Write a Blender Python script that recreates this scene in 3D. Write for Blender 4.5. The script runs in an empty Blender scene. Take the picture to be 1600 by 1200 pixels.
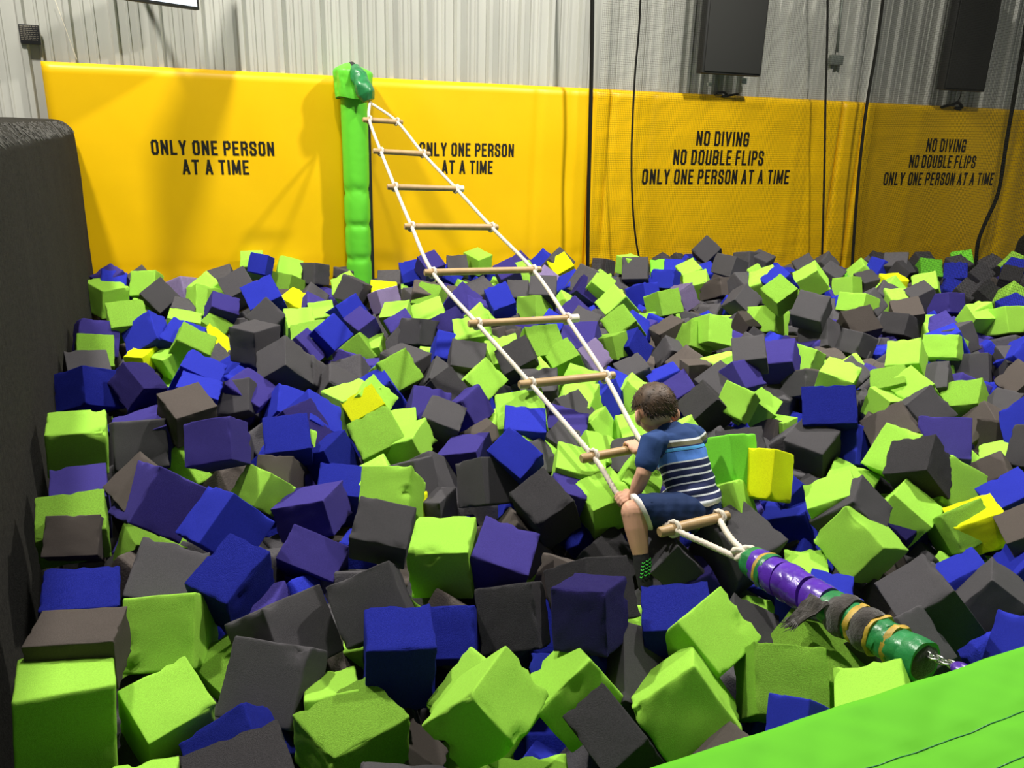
# Foam pit with rope ladder - Blender 4.5
import bpy, bmesh, math, random
from mathutils import Vector, Matrix, Quaternion, noise
random.seed(7)
SC = bpy.context.scene
COL = SC.collection

# ------------------------------------------------------------------ camera
cam = bpy.data.cameras.new('camera')
cam_ob = bpy.data.objects.new('camera', cam)
COL.objects.link(cam_ob)
TH, PH = math.radians(17.8), math.radians(1.6)
F = Vector((0, math.cos(TH), -math.sin(TH)))
R0 = Vector((1, 0, 0)); U0 = Vector((0, math.sin(TH), math.cos(TH)))
RT = R0*math.cos(PH) + U0*math.sin(PH)
UP = U0*math.cos(PH) - R0*math.sin(PH)
m = Matrix((RT, UP, -F)).transposed().to_4x4()
m.translation = Vector((0, 0, 1.12))
cam_ob.matrix_world = m
cam.sensor_width = 36.0
cam.lens = 36.0*1250/1600
cam.clip_start = 0.05
SC.camera = cam_ob

# ------------------------------------------------------------------ light and exposure
SC.view_settings.view_transform = 'Standard'
SC.view_settings.look = 'None'
SC.view_settings.gamma = 1.0
SC.view_settings.use_curve_mapping = False
SC.view_settings.exposure = 0.0
world = bpy.data.worlds.new('hall_ambient'); SC.world = world
world.use_nodes = True
world.node_tree.nodes['Background'].inputs[0].default_value = (0.95, 1.0, 0.97, 1)
world.node_tree.nodes['Background'].inputs[1].default_value = 0.125

# wall frame: s runs along the back wall, e comes out of it, z is up
SLOPE = math.radians(23.5)
D = Vector((math.cos(SLOPE), math.sin(SLOPE), 0))
N = Vector((math.sin(SLOPE), -math.cos(SLOPE), 0))
ORG = Vector((-3.25, 6.45, 0))
def wp(s, e, z): return ORG + D*s + N*e + Vector((0, 0, z))

def lamp(name, loc, power, size, target, color=(1.0, 0.965, 0.89), spread=180):
    l = bpy.data.lights.new(name, 'AREA'); l.shape = 'DISK'; l.size = size; l.energy = power; l.color = color
    l.spread = math.radians(spread)
    o = bpy.data.objects.new(name, l); COL.objects.link(o)
    o.location = loc
    o.rotation_euler = (Vector(target) - Vector(loc)).to_track_quat('-Z', 'Y').to_euler()
    return o
LAMPS = [
    ('high_bay_lamp', wp(-0.9, 2.0, 5.4), 430, 0.36, wp(1.6, 2.9, 0)),
    ('high_bay_lamp', wp(5.3, 3.9, 4.9), 330, 0.36, wp(4.2, 3.0, 0), (1.0, 0.965, 0.89), 150),
    ('high_bay_lamp', wp(1.2, 4.2, 6.2), 250, 0.4, wp(1.8, 3.9, 0)),
]
for a in LAMPS: lamp(*a)

# ------------------------------------------------------------------ helpers
def link(name, me, mats=(), parent=None):
    o = bpy.data.objects.new(name, me); COL.objects.link(o)
    if not isinstance(mats, (list, tuple)): mats = [mats]
    for mm in mats: me.materials.append(mm)
    if parent is not None: o.parent = parent
    return o
def tag(o, label=None, cat=None, group=None, kind=None):
    if label: o['label'] = label
    if cat: o['category'] = cat
    if group: o['group'] = group
    if kind: o['kind'] = kind
    return o
def thing(name, label, cat, loc=(0, 0, 0), group=None, kind=None):
    o = bpy.data.objects.new(name, None); COL.objects.link(o); o.location = loc
    o.empty_display_size = 0.05
    return tag(o, label, cat, group, kind)
def reparent(o, parent):
    o.parent = parent; o.matrix_parent_inverse = parent.matrix_world.inverted() if parent.type != 'EMPTY' else Matrix.Translation(parent.location).inverted()
class MB:
    def __init__(s): s.v = []; s.f = []
    def add(s, v, f):
        b = len(s.v); s.v += [Vector(x) for x in v]; s.f += [tuple(b+i for i in q) for q in f]
    def box(s, o, ax, ay, az):
        o, ax, ay, az = Vector(o), Vector(ax), Vector(ay), Vector(az)
        s.add([o, o+ax, o+ax+ay, o+ay, o+az, o+ax+az, o+ax+ay+az, o+ay+az],
              [(0, 3, 2, 1), (4, 5, 6, 7), (0, 1, 5, 4), (1, 2, 6, 5), (2, 3, 7, 6), (3, 0, 4, 7)])
    def tube(s, pts, rad, n=10, caps=True, flat=None):
        pts = [Vector(p) for p in pts]; k = len(pts)
        if not isinstance(rad, (list, tuple)): rad = [rad]*k
        t0 = (pts[1]-pts[0]).normalized()
        ref = Vector((0, 0, 1)) if abs(t0.z) < 0.9 else Vector((1, 0, 0))
        if flat is not None: ref = Vector(flat)
        u = (ref - t0*ref.dot(t0)).normalized(); vs = []
        for i in range(k):
            t = (pts[min(i+1, k-1)] - pts[max(i-1, 0)]).normalized()
            u = (u - t*u.dot(t)).normalized(); w = t.cross(u)
            r = rad[i]; ra, rb = r if isinstance(r, (tuple, list)) else (r, r)
            for j in range(n):
                a = 2*math.pi*j/n
                vs.append(pts[i] + u*(math.cos(a)*ra) + w*(math.sin(a)*rb))
        fs = [(i*n+j, i*n+(j+1) % n, (i+1)*n+(j+1) % n, (i+1)*n+j) for i in range(k-1) for j in range(n)]
        if caps: fs += [tuple(reversed(range(n))), tuple((k-1)*n+j for j in range(n))]
        s.add(vs, fs)
    def capsule(s, pts, rad, n=12):
        """tube with rounded ends"""
        pts = [Vector(p) for p in pts]
        if not isinstance(rad, (list, tuple)): rad = [rad]*len(pts)
        g = lambda r: max(r) if isinstance(r, (tuple, list)) else r
        sc = lambda r, q: tuple(x*q for x in r) if isinstance(r, (tuple, list)) else r*q
        a = (pts[0]-pts[1]).normalized(); b = (pts[-1]-pts[-2]).normalized()
        P, Q = [], []
        for q in (0.97, 0.75, 0.4): P.append(pts[0]+a*g(rad[0])*q); Q.append(sc(rad[0], math.sqrt(1-q*q)))
        P += pts; Q += list(rad)
        for q in (0.4, 0.75, 0.97): P.append(pts[-1]+b*g(rad[-1])*q); Q.append(sc(rad[-1], math.sqrt(1-q*q)))
        s.tube(P, Q, n)
    def ball(s, c, ax, n=16, m_=10):
        """ellipsoid; ax = three half axes"""
        c = Vector(c); X, Y, Z = [Vector(a) for a in ax]; vs = [c-Z]; fs = []
        for i in range(1, m_):
            p = math.pi*i/m_ - math.pi/2
            for j in range(n):
                a = 2*math.pi*j/n
                vs.append(c + X*(math.cos(p)*math.cos(a)) + Y*(math.cos(p)*math.sin(a)) + Z*math.sin(p))
        vs.append(c+Z)
        for j in range(n): fs.append((0, 1+(j+1) % n, 1+j))
        for i in range(m_-2):
            for j in range(n): fs.append((1+i*n+j, 1+i*n+(j+1) % n, 1+(i+1)*n+(j+1) % n, 1+(i+1)*n+j))
        for j in range(n): fs.append((len(vs)-1, 1+(m_-2)*n+j, 1+(m_-2)*n+(j+1) % n))
        s.add(vs, fs)
    def mesh(s, name, smooth=False, angle=None):
        me = bpy.data.meshes.new(name); me.from_pydata([tuple(v) for v in s.v], [], s.f); me.update()
        if smooth or angle:
            me.polygons.foreach_set('use_smooth', [True]*len(me.polygons))
            if angle: me.set_sharp_from_angle(angle=math.radians(angle))
        return me
    def build(s, name, mats, parent=None, smooth=False, angle=None):
        return link(name, s.mesh(name, smooth, angle), mats, parent)
def bevelled(mb, name, mats, parent, width=0.01, seg=2, smooth=True):
    me = mb.mesh(name); bm = bmesh.new(); bm.from_mesh(me)
    bmesh.ops.bevel(bm, geom=bm.edges[:], offset=width, segments=seg, affect='EDGES', profile=0.6)
    bm.to_mesh(me); bm.free()
    if smooth:
        me.polygons.foreach_set('use_smooth', [True]*len(me.polygons)); me.set_sharp_from_angle(angle=math.radians(40))
    return link(name, me, mats, parent)
def remeshed(mb, name, mats, parent, voxel, smooth=3):
    me = mb.mesh(name); o = bpy.data.objects.new(name, me); COL.objects.link(o)
    r = o.modifiers.new('r', 'REMESH'); r.mode = 'VOXEL'; r.voxel_size = voxel; r.use_smooth_shade = True
    if smooth:
        q = o.modifiers.new('s', 'SMOOTH'); q.iterations = smooth; q.factor = 0.5
    dg = bpy.context.evaluated_depsgraph_get()
    ne = bpy.data.meshes.new_from_object(o.evaluated_get(dg))
    o.modifiers.clear(); o.data = ne; bpy.data.meshes.remove(me); ne.name = name
    ne.materials.clear()
    for mm in (mats if isinstance(mats, list) else [mats]): ne.materials.append(mm)
    ne.polygons.foreach_set('use_smooth', [True]*len(ne.polygons))
    if parent is not None: o.parent = parent
    return o

# ------------------------------------------------------------------ materials
def mat(name, col, rough=0.6, metal=0.0, bump=0.0, scale=60.0, var=0.0, vscale=4.0, spec=0.5, emit=None, detail=4.0, objvar=0.0, coat=0.0, stretch=None, sheen=0.0, bdist=0.004):
    m_ = bpy.data.materials.new(name); m_.use_nodes = True
    nt = m_.node_tree; b = nt.nodes['Principled BSDF']
    b.inputs['Roughness'].default_value = rough; b.inputs['Metallic'].default_value = metal
    b.inputs['Specular IOR Level'].default_value = spec
    if coat: b.inputs['Coat Weight'].default_value = coat; b.inputs['Coat Roughness'].default_value = 0.15
    if sheen: b.inputs['Sheen Weight'].default_value = sheen; b.inputs['Sheen Roughness'].default_value = 0.5
    tc = nt.nodes.new('ShaderNodeTexCoord')
    src = tc.outputs['Object']
    if stretch:
        mp = nt.nodes.new('ShaderNodeMapping'); mp.inputs['Scale'].default_value = stretch
        nt.links.new(src, mp.inputs['Vector']); src = mp.outputs['Vector']
    c = nt.nodes.new('ShaderNodeRGB'); c.outputs[0].default_value = (*col, 1); out = c.outputs[0]
    if var or objvar:
        hsv = nt.nodes.new('ShaderNodeHueSaturation'); nt.links.new(out, hsv.inputs['Color'])
        val = None
        if var:
            n1 = nt.nodes.new('ShaderNodeTexNoise'); n1.inputs['Scale'].default_value = vscale; n1.inputs['Detail'].default_value = 5
            nt.links.new(src, n1.inputs['Vector'])
            mr = nt.nodes.new('ShaderNodeMapRange'); mr.inputs[1].default_value = 0.3; mr.inputs[2].default_value = 0.7
            mr.inputs[3].default_value = 1-var; mr.inputs[4].default_value = 1+var
            nt.links.new(n1.outputs['Fac'], mr.inputs[0]); val = mr.outputs[0]
        if objvar:
            oi = nt.nodes.new('ShaderNodeObjectInfo')
            mo = nt.nodes.new('ShaderNodeMapRange'); mo.inputs[3].default_value = 1-objvar; mo.inputs[4].default_value = 1+objvar
            nt.links.new(oi.outputs['Random'], mo.inputs[0])
            if val is not None:
                mu = nt.nodes.new('ShaderNodeMath'); mu.operation = 'MULTIPLY'
                nt.links.new(val, mu.inputs[0]); nt.links.new(mo.outputs[0], mu.inputs[1]); val = mu.outputs[0]
            else: val = mo.outputs[0]
        nt.links.new(val, hsv.inputs['Value']); out = hsv.outputs[0]
    nt.links.new(out, b.inputs['Base Color'])
    if emit:
        b.inputs['Emission Color'].default_value = (*emit[:3], 1); b.inputs['Emission Strength'].default_value = emit[3]
    if bump:
        n2 = nt.nodes.new('ShaderNodeTexNoise'); n2.inputs['Scale'].default_value = scale; n2.inputs['Detail'].default_value = detail
        n2.inputs['Roughness'].default_value = 0.65
        nt.links.new(src, n2.inputs['Vector'])
        bp = nt.nodes.new('ShaderNodeBump'); bp.inputs['Strength'].default_value = bump; bp.inputs['Distance'].default_value = bdist
        nt.links.new(n2.outputs['Fac'], bp.inputs['Height']); nt.links.new(bp.outputs[0], b.inputs['Normal'])
    return m_
FOAM = dict(
    L=('lime_foam', (0.335, 0.67, 0.07)), G=('green_foam', (0.19, 0.68, 0.045)), B=('royal_blue_foam', (0.022, 0.032, 0.40)),
    P=('violet_blue_foam', (0.048, 0.037, 0.215)), K=('charcoal_foam', (0.075, 0.071, 0.077)), N=('brown_grey_foam', (0.092, 0.077, 0.069)),
    Y=('yellow_foam', (0.78, 0.84, 0.008)), V=('lavender_foam', (0.22, 0.17, 0.32)))
FM = {}
for k, (nm, c) in FOAM.items():
    FM[k] = mat(nm, c, rough=0.95, bump=0.55, scale=150, var=0.09, vscale=55, spec=0.12, objvar=0.07, detail=8, bdist=0.009)
    FM[k+'r'] = mat('rough_'+nm, c, rough=0.97, bump=0.95, scale=105, var=0.16, vscale=48, spec=0.1, objvar=0.08, detail=10, bdist=0.016)
M_YEL = mat('yellow_vinyl', (0.87, 0.515, 0.0), rough=0.42, bump=0.05, scale=9, var=0.02, spec=0.35)
M_GRN = mat('green_vinyl', (0.13, 0.62, 0.035), rough=0.42, bump=0.10, scale=14, var=0.03, spec=0.4)
M_PAD = mat('lime_vinyl', (0.105, 0.42, 0.02), rough=0.7, bump=0.08, scale=10, var=0.02, spec=0.12)
M_DGR = mat('dark_green_tape', (0.02, 0.19, 0.055), rough=0.3, bump=0.5, scale=45, var=0.25, vscale=20, spec=0.5)
M_PUR = mat('purple_tape', (0.085, 0.022, 0.36), rough=0.25, bump=0.4, scale=50, var=0.2, vscale=14, spec=0.55)
M_YTP = mat('worn_yellow_tape', (0.42, 0.27, 0.03), rough=0.5, bump=0.4, scale=60, var=0.3, vscale=25)
M_FUZ = mat('grey_carpet_scrap', (0.045, 0.038, 0.036), rough=1.0, bump=1.0, scale=120, var=0.4, vscale=40, spec=0.05, sheen=0.4)
M_CAR = mat('charcoal_carpet', (0.020, 0.0185, 0.0145), rough=1.0, bump=1.0, scale=150, var=0.45, vscale=60, spec=0.05, sheen=0.04)
M_STL = mat('painted_steel_sheet', (0.50, 0.497, 0.445), rough=0.45, bump=0.05, scale=30, var=0.10, vscale=3.0, spec=0.45, metal=0.15, stretch=(1, 1, 0.25))
M_BLK = mat('black_plastic', (0.012, 0.012, 0.011), rough=0.6, bump=0.1, scale=90)
M_GRILL = mat('speaker_cloth', (0.017, 0.017, 0.015), rough=0.85, bump=0.3, scale=220)
M_WOOD = mat('varnished_dowel', (0.40, 0.265, 0.125), rough=0.45, bump=0.12, scale=30, var=0.16, vscale=14, spec=0.4, stretch=(1, 1, 1))
M_WEND = mat('white_tape', (0.78, 0.72, 0.58), rough=0.5, bump=0.1)
M_ROPE = mat('white_rope', (0.66, 0.585, 0.48), rough=0.85, bump=0.4, scale=160, var=0.12, vscale=40, spec=0.2)
M_TXT = mat('black_print', (0.006, 0.005, 0.004), rough=0.5)
M_NET = mat('black_net_cord', (0.012, 0.012, 0.010), rough=0.9, spec=0.1)
M_CHN = mat('zinc_chain', (0.62, 0.62, 0.60), rough=0.28, metal=1.0)
M_FLR = mat('dark_pit_floor', (0.02, 0.02, 0.02), rough=0.9)
M_GRY = mat('grey_concrete', (0.22, 0.22, 0.21), rough=0.8, bump=0.2, scale=20, var=0.1)
M_PLQ = mat('bronze_plate', (0.03, 0.03, 0.032), rough=0.35, metal=0.4)
M_PLL = mat('plate_relief', (0.30, 0.27, 0.22), rough=0.4, metal=0.5)
M_GBX = mat('galvanised_box', (0.20, 0.22, 0.19), rough=0.5, metal=0.3, var=0.2)
M_SCR = mat('lit_screen', (0.5, 0.55, 0.65), rough=0.3, emit=(0.75, 0.86, 1.0, 0.9))
M_SKIN = mat('skin', (0.66, 0.36, 0.235), rough=0.55, bump=0.05, scale=80, var=0.05, spec=0.35)
M_HAIR = mat('brown_hair', (0.062, 0.034, 0.018), rough=0.55, bump=0.5, scale=90, var=0.5, vscale=30, stretch=(1, 1, 0.35))
M_SHORT = mat('navy_shorts_cloth', (0.008, 0.022, 0.075), rough=0.8, bump=0.25, scale=40, spec=0.2)
M_HEM = mat('white_lining', (0.75, 0.70, 0.64), rough=0.8)
M_SOCK = mat('black_sock', (0.006, 0.006, 0.007), rough=0.95, bump=0.5, scale=120)
M_SOCKG = mat('green_sock_knit', (0.05, 0.52, 0.05), rough=0.9)
M_EYE = mat('eye', (0.7, 0.68, 0.65), rough=0.2)
M_WPAPER = mat('white_label', (0.6, 0.63, 0.58), rough=0.6)

# ------------------------------------------------------------------ setting: floor, walls
b = MB(); b.box(wp(-3.0, -0.4, -1.25), D*17, N*6.65, Vector((0, 0, 0.05)))
tag(b.build('floor', M_FLR), 'dark floor under the heap of foam cubes', None, None, 'structure')
b = MB(); b.box(wp(-8.0, 6.3, -1.25), D*22, N*9, Vector((0, 0, 1.12)))
tag(b.build('floor_platform', M_GRY), 'grey platform floor behind the lime edge pad', None, None, 'structure')
# corrugated back wall: every sheet its own piece
wall = thing('wall_back', 'ribbed grey steel sheet wall behind the yellow pads', None, wp(0, 0, 0), kind='structure')
def sheet_mesh():
    prof = []
    for r in range(3):
        x = r*0.305
        prof += [(x, 0), (x+0.035, 0), (x+0.050, 0.038), (x+0.084, 0.038), (x+0.099, 0), (x+0.155, 0), (x+0.161, 0.011), (x+0.175, 0.011), (x+0.181, 0),
                 (x+0.226, 0), (x+0.232, 0.011), (x+0.246, 0.011), (x+0.252, 0)]
    prof.append((0.93, 0))
    mb = MB(); zs = [-1.2, 5.0]
    vs = [(px, -py, z) for z in zs for px, py in prof]; n = len(prof)
    fs = [(i, i+1, n+i+1, n+i) for i in range(n-1)]
    mb.add(vs, fs)
    return mb.mesh('sheet')
sm = sheet_mesh(); sm.materials.append(M_STL)
for i in range(19):
    o = bpy.data.objects.new('sheet', sm); COL.objects.link(o); o.parent = wall
    o.location = D*(-2.92+0.915*i) + N*(-0.04 + 0.002*(i % 2)); o.rotation_euler = (0, 0, SLOPE)
# screws down the lap of each sheet
sb = MB()
for i in range(16):
    for z in (1.70, 1.95, 2.3):
        for k in (0, 1):
            c = wp(-0.86+0.915*i+0.14+0.305*k, -0.036, z + 0.01*((i*7) % 3)); sb.tube([c, c+N*0.008], [0.007, 0.005], 8)
so = sb.build('screw', M_GBX); tag(so, kind='stuff'); reparent(so, wall)
# wire stay crossing the left of the sheets
b = MB(); b.tube([wp(-0.172, 0.012, 1.912), wp(-0.080, 0.02, 1.513)], 0.003, 6)
tag(b.build('guy_wire', M_WEND), 'thin pale wire slanting down the ribbed wall by the plaque', 'wire')

# carpeted wall along the pit's near side
wl = thing('wall_left', 'charcoal carpet covered partition along the side of the pit', None, wp(-0.15, 0.12, -1), kind='structure')
def carpet_wall():
    mb = MB(); r = 0.13; top = 1.085; ne = 70
    prof = [(0, -1.0 + (top-r+1.0)*q) for q in (0, .3, .6, .75, .85, .93, 1.0)]
    prof += [(-r+r*math.cos(a), top-r+r*math.sin(a)) for a in [math.pi/2*q/7 for q in range(1, 8)]]
    prof += [(-0.35, top+0.004), (-0.8, top+0.006), (-1.6, top)]
    n = len(prof); vs = []; L = 5.95
    for i in range(ne+1):
        e = 0.12 + L*i/ne; rd = 1.0
        for (x, z) in prof:
            p = wp(-0.15+x, e, z)
            d = noise.noise(p*2.3)*0.012 + noise.noise(p*9)*0.005
            vs.append(p + D*d + Vector((0, 0, d*0.6)))
    fs = [(i*n+j, (i+1)*n+j, (i+1)*n+j+1, i*n+j+1) for i in range(ne) for j in range(n-1)]
    fs.append(tuple(range(n)))
    mb.add(vs, fs); return mb
o = carpet_wall().build('carpet', M_CAR, None, smooth=True); o.data.set_sharp_from_angle(angle=math.radians(50)); reparent(o, wl)
# lint tufts along the top edge
b = MB(); rr = random.Random(3)
for i in range(900):
    e = rr.uniform(0.2, 5.8); a = rr.uniform(0.35, 1.2)
    p = wp(-0.15-0.13+0.13*math.cos(a), e, 1.085-0.13+0.13*math.sin(a)); L = rr.uniform(0.012, 0.035)
    b.tube([p+D*0.004, p+D*L*0.6+N*rr.uniform(-.01, .01)+Vector((0, 0, -L*0.6))], [0.004, 0.0015], 4)
o = b.build('lint', mat('grey_lint', (0.10, 0.095, 0.085), rough=1.0)); tag(o, kind='stuff'); reparent(o, wl)

# ------------------------------------------------------------------ yellow pads
def pad_disp(s, z, seed, folds):
    p = Vector((s*1.1+seed*7.3, z*1.4, seed))
    h = noise.noise(p*1.0)*0.012 + noise.noise(Vector((s*2.2+z*1.6+seed, (z-s*.6)*0.7, 3.1)))*0.009
    for (fs_, w, a) in folds: h += a*math.exp(-((s-fs_-0.03*(z-0.6))/w)**2)
    h -= 0.012*math.exp(-((z+0.08)/0.014)**2)
    h += 0.010*noise.noise(Vector((s*5, z*9, seed)))*math.exp(-((z+0.12)/0.12)**2)
    return h
E0 = 0.06
def pad(label, s0, s1, seed, folds, zt=1.49):
    t = thing('wall_pad', label, 'pad', wp((s0+s1)/2, 0, -0.3), group='yellow wall pads along the pit')
    ns = max(6, int((s1-s0)/0.035)); nz = 48; mb = MB(); vs = []
    for j in range(nz+1):
        z = -0.42 + (zt+0.42)*j/nz
        for i in range(ns+1):
            s = s0+(s1-s0)*i/ns
            ed = min(s-s0, s1-s, zt-z); rd = 0.025*(1-min(1, ed/0.02))**2
            vs.append(wp(s, E0 + (pad_disp(s, z, seed, folds) if ed > 0.001 else -0.01) - rd, z))
    w = ns+1
    fs = [(j*w+i, j*w+i+1, (j+1)*w+i+1, (j+1)*w+i) for j in range(nz) for i in range(ns)]
    base = len(vs)
    # return edges to the wall
    ring = [i for i in range(w)] + [j*w+ns for j in range(1, nz+1)] + [nz*w+i for i in range(ns-1, -1, -1)] + [j*w for j in range(nz-1, 0, -1)]
    for q in ring:
        v = vs[q]; vs.append(v - N*((v-ORG).dot(N) - 0.0))
    k = len(ring)
    fs += [(ring[a], base+a, base+(a+1) % k, ring[(a+1) % k]) for a in range(k)]
    mb.add(vs, fs)
    o = mb.build('cover', M_YEL, None, smooth=True); o.data.set_sharp_from_angle(angle=math.radians(60)); reparent(o, t)
    return t
GLY = {
 'O': (1, [[(0, .14), (0, .86), (.22, 1), (.78, 1), (1, .86), (1, .14), (.78, 0), (.22, 0), (0, .14)]]),
 'N': (1, [[(0, 0), (0, 1)], [(.04, .98), (.96, .02)], [(1, 0), (1, 1)]]), 'L': (.85, [[(0, 1), (0, 0), (1, 0)]]),
 'Y': (1.05, [[(0, 1), (.5, .42)], [(1, 1), (.5, .42)], [(.5, .45), (.5, 0)]]), 'E': (.85, [[(1, 1), (0, 1), (0, 0), (1, 0)], [(0, .52), (.85, .52)]]),
 'P': (1, [[(0, 0), (0, 1), (.72, 1), (1, .88), (1, .58), (.72, .46), (0, .46)]]),
 'R': (1, [[(0, 0), (0, 1), (.72, 1), (1, .88), (1, .62), (.72, .5), (0, .5)], [(.62, .5), (.96, .36), (1, 0)]]),
 'S': (1, [[(1, .74), (1, .87), (.78, 1), (.22, 1), (0, .87), (0, .70), (.12, .58), (.88, .42), (1, .30), (1, .13), (.78, 0), (.22, 0), (0, .13), (0, .26)]]),
 'A': (1.1, [[(0, 0), (.5, 1)], [(.5, 1), (1, 0)], [(.2, .27), (.8, .27)]]), 'T': (1, [[(0, 1), (1, 1)], [(.5, 1), (.5, 0)]]), 'I': (0, [[(0, 0), (0, 1)]]),
 'M': (1.4, [[(0, 0), (0, 1)], [(.03, 1), (.5, .1)], [(.97, 1), (.5, .1)], [(1, 1), (1, 0)]]),
 'D': (1, [[(0, 0), (0, 1), (.7, 1), (1, .84), (1, .16), (.7, 0), (0, 0)]]), 'V': (1.1, [[(0, 1), (.5, 0)], [(.5, 0), (1, 1)]]),
 'G': (1, [[(1, .72), (1, .87), (.78, 1), (.22, 1), (0, .87), (0, .13), (.22, 0), (.78, 0), (1, .13), (1, .46), (.55, .46)]]),
 'U': (1, [[(0, 1), (0, .13), (.22, 0), (.78, 0), (1, .13), (1, 1)]]),
 'B': (1, [[(0, 0), (0, 1), (.72, 1), (1, .89), (1, .64), (.76, .53), (0, .53)], [(.76, .53), (1, .41), (1, .11), (.72, 0), (0, 0)]]),
 'F': (.85, [[(1, 1), (0, 1), (0, 0)], [(0, .52), (.85, .52)]])}
def lettering(parent, lines, seed, folds):
    """lines: (text, s0, s1, z base, cap height): flat black print on the vinyl"""
    for (txt, s0, s1, z0, h) in lines:
        th = 0.152; gap = 0.115; wi = 0.29; sp = 0.24
        adv = 0; pos = []
        for ch in txt:
            if ch == ' ': adv += sp; continue
            w = GLY[ch][0]*wi; pos.append((ch, adv, w)); adv += w+th+gap
        adv -= gap; k = (s1-s0)/adv
        for ch, x, w in pos:
            mb = MB()
            for st in GLY[ch][1]:
                pts = [Vector((x+th/2+px*w, th/2+py*(1-th))) for px, py in st]
                for q in range(len(pts)-1):
                    a, c = pts[q], pts[q+1]; t = (c-a).normalized()*th*0.47; nn = Vector((-t.y, t.x))
                    steps = max(1, int((c-a).length/0.3)); P = []
                    for i in range(steps+1):
                        m_ = (a-t)+(c-a+2*t)*(i/steps)
                        for sg in (1, -1):
                            v = m_+nn*sg; s = s0+v.x*k; z = z0+v.y*h
                            P.append(wp(s, E0+pad_disp(s, z, seed, folds)+0.0035, z))
                    mb.add(P, [(2*i, 2*i+1, 2*i+3, 2*i+2) for i in range(steps)])
            o = mb.build('letter', M_TXT); reparent(o, parent)
f1 = []
p1 = pad('yellow pad reading ONLY ONE PERSON AT A TIME beside the carpeted wall', -0.321, 1.909, 1, f1)
lettering(p1, [('ONLY ONE PERSON', 0.364, 1.301, 0.838, 0.951-0.838),
               ('AT A TIME', 0.579, 1.091, 0.687, 0.803-0.687)], 1, f1)
f2 = [(3.691, 0.03, -0.012), (4.030, 0.012, -0.014)]
p2 = pad('yellow pad reading ONLY ONE PERSON AT A TIME behind the rope ladder', 1.920, 4.274, 2, f2)
lettering(p2, [('ONLY ONE PERSON', 2.554, 3.471, 0.853, 0.971-0.853),
               ('AT A TIME', 2.763, 3.262, 0.699, 0.820-0.699)], 2, f2)
f3 = [(4.467, 0.025, -0.03), (4.736, 0.05, 0.012), (4.922, 0.03, -0.012), (6.801, 0.05, 0.012), (7.025, 0.03, -0.012)]
p3 = pad('yellow pad with three printed lines from NO DIVING, left of the bright strip', 4.285, 7.412, 3, f3)
lettering(p3, [('NO DIVING', 5.499, 6.163, 0.989, 1.136-0.989),
               ('NO DOUBLE FLIPS', 5.240, 6.387, 0.796, 0.950-0.796),
               ('ONLY ONE PERSON AT A TIME', 4.884, 6.768, 0.603, 0.753-0.603)], 3, f3)
p4 = pad('narrow bright yellow pad strip between the two NO DIVING pads', 7.426, 7.734, 4, [])
f5 = [(10.289, 0.06, -0.02), (8.572, 0.1, 0.01)]
p5 = pad('yellow pad with printed lines from NO DIVING, farthest one along the wall', 7.744, 12.026, 5, f5)
lettering(p5, [('NO DIVING', 8.766, 9.417, 0.973, 1.124-0.973),
               ('NO DOUBLE FLIPS', 8.522, 9.637, 0.788, 0.937-0.788),
               ('ONLY ONE PERSON AT A TIME', 8.174, 10.020, 0.587, 0.736-0.587)], 5, f5)

# ------------------------------------------------------------------ lime platform pad
def platform_pad():
    t = thing('platform_pad', 'long lime green vinyl pad on the near edge of the pit', 'pad', wp(2.0, 6.5, -0.05))
    mb = MB(); r = 0.04; ns = 300; s0, s1 = -0.6, 5.0
    def surf(s, q):
        h = 0.006*noise.noise(Vector((s*4.0+q*3, q*4.0, 1.7)))
        h += 0.010*(abs(noise.noise(Vector((s*5+q*9, s*2-q*1.5, 9.0))))-0.25)*math.exp(-((q-0.10)/0.13)**2)
        h += 0.005*noise.noise(Vector((s*16-q*15, q*4+s*2, 5.0)))
        for sm_ in (0.172, 0.258): h -= 0.004*math.exp(-((q-sm_)/0.016)**2)
        return h*max(0, min(1, q/0.05))
    prof = [(6.205, -0.9), (6.205, -0.3), (6.205, -r-0.02)] + [(6.205+r-r*math.cos(a), -r+r*math.sin(a)) for a in [math.pi/2*q/6 for q in range(1, 7)]]
    prof += [(6.205+r+0.0125*i, 0.0) for i in range(1, 75)]
    n = len(prof); vs = []
    for i in range(ns+1):
        s = s0+(s1-s0)*i/ns
        for (e, z) in prof:
            h = surf(s, e-6.205) if z > -0.05 else 0.0
            vs.append(wp(s, e + 0.004*noise.noise(Vector((s*6, z*5, 2))), z+h))
    fs = [(i*n+j, i*n+j+1, (i+1)*n+j+1, (i+1)*n+j) for i in range(ns) for j in range(n-1)]
    mb.add(vs, [tuple(reversed(f)) for f in fs])
    o = mb.build('cover', M_PAD, None, smooth=True); reparent(o, t)
    for q in (0.172, 0.258):
        b = MB(); b.tube([wp(s0+(s1-s0)*i/ns, 6.205+q, surf(s0+(s1-s0)*i/ns, q)+0.0012) for i in range(ns+1)], 0.0012, 5)
        o = b.build('seam', M_DGR, None, smooth=True); reparent(o, t)
platform_pad()

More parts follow.
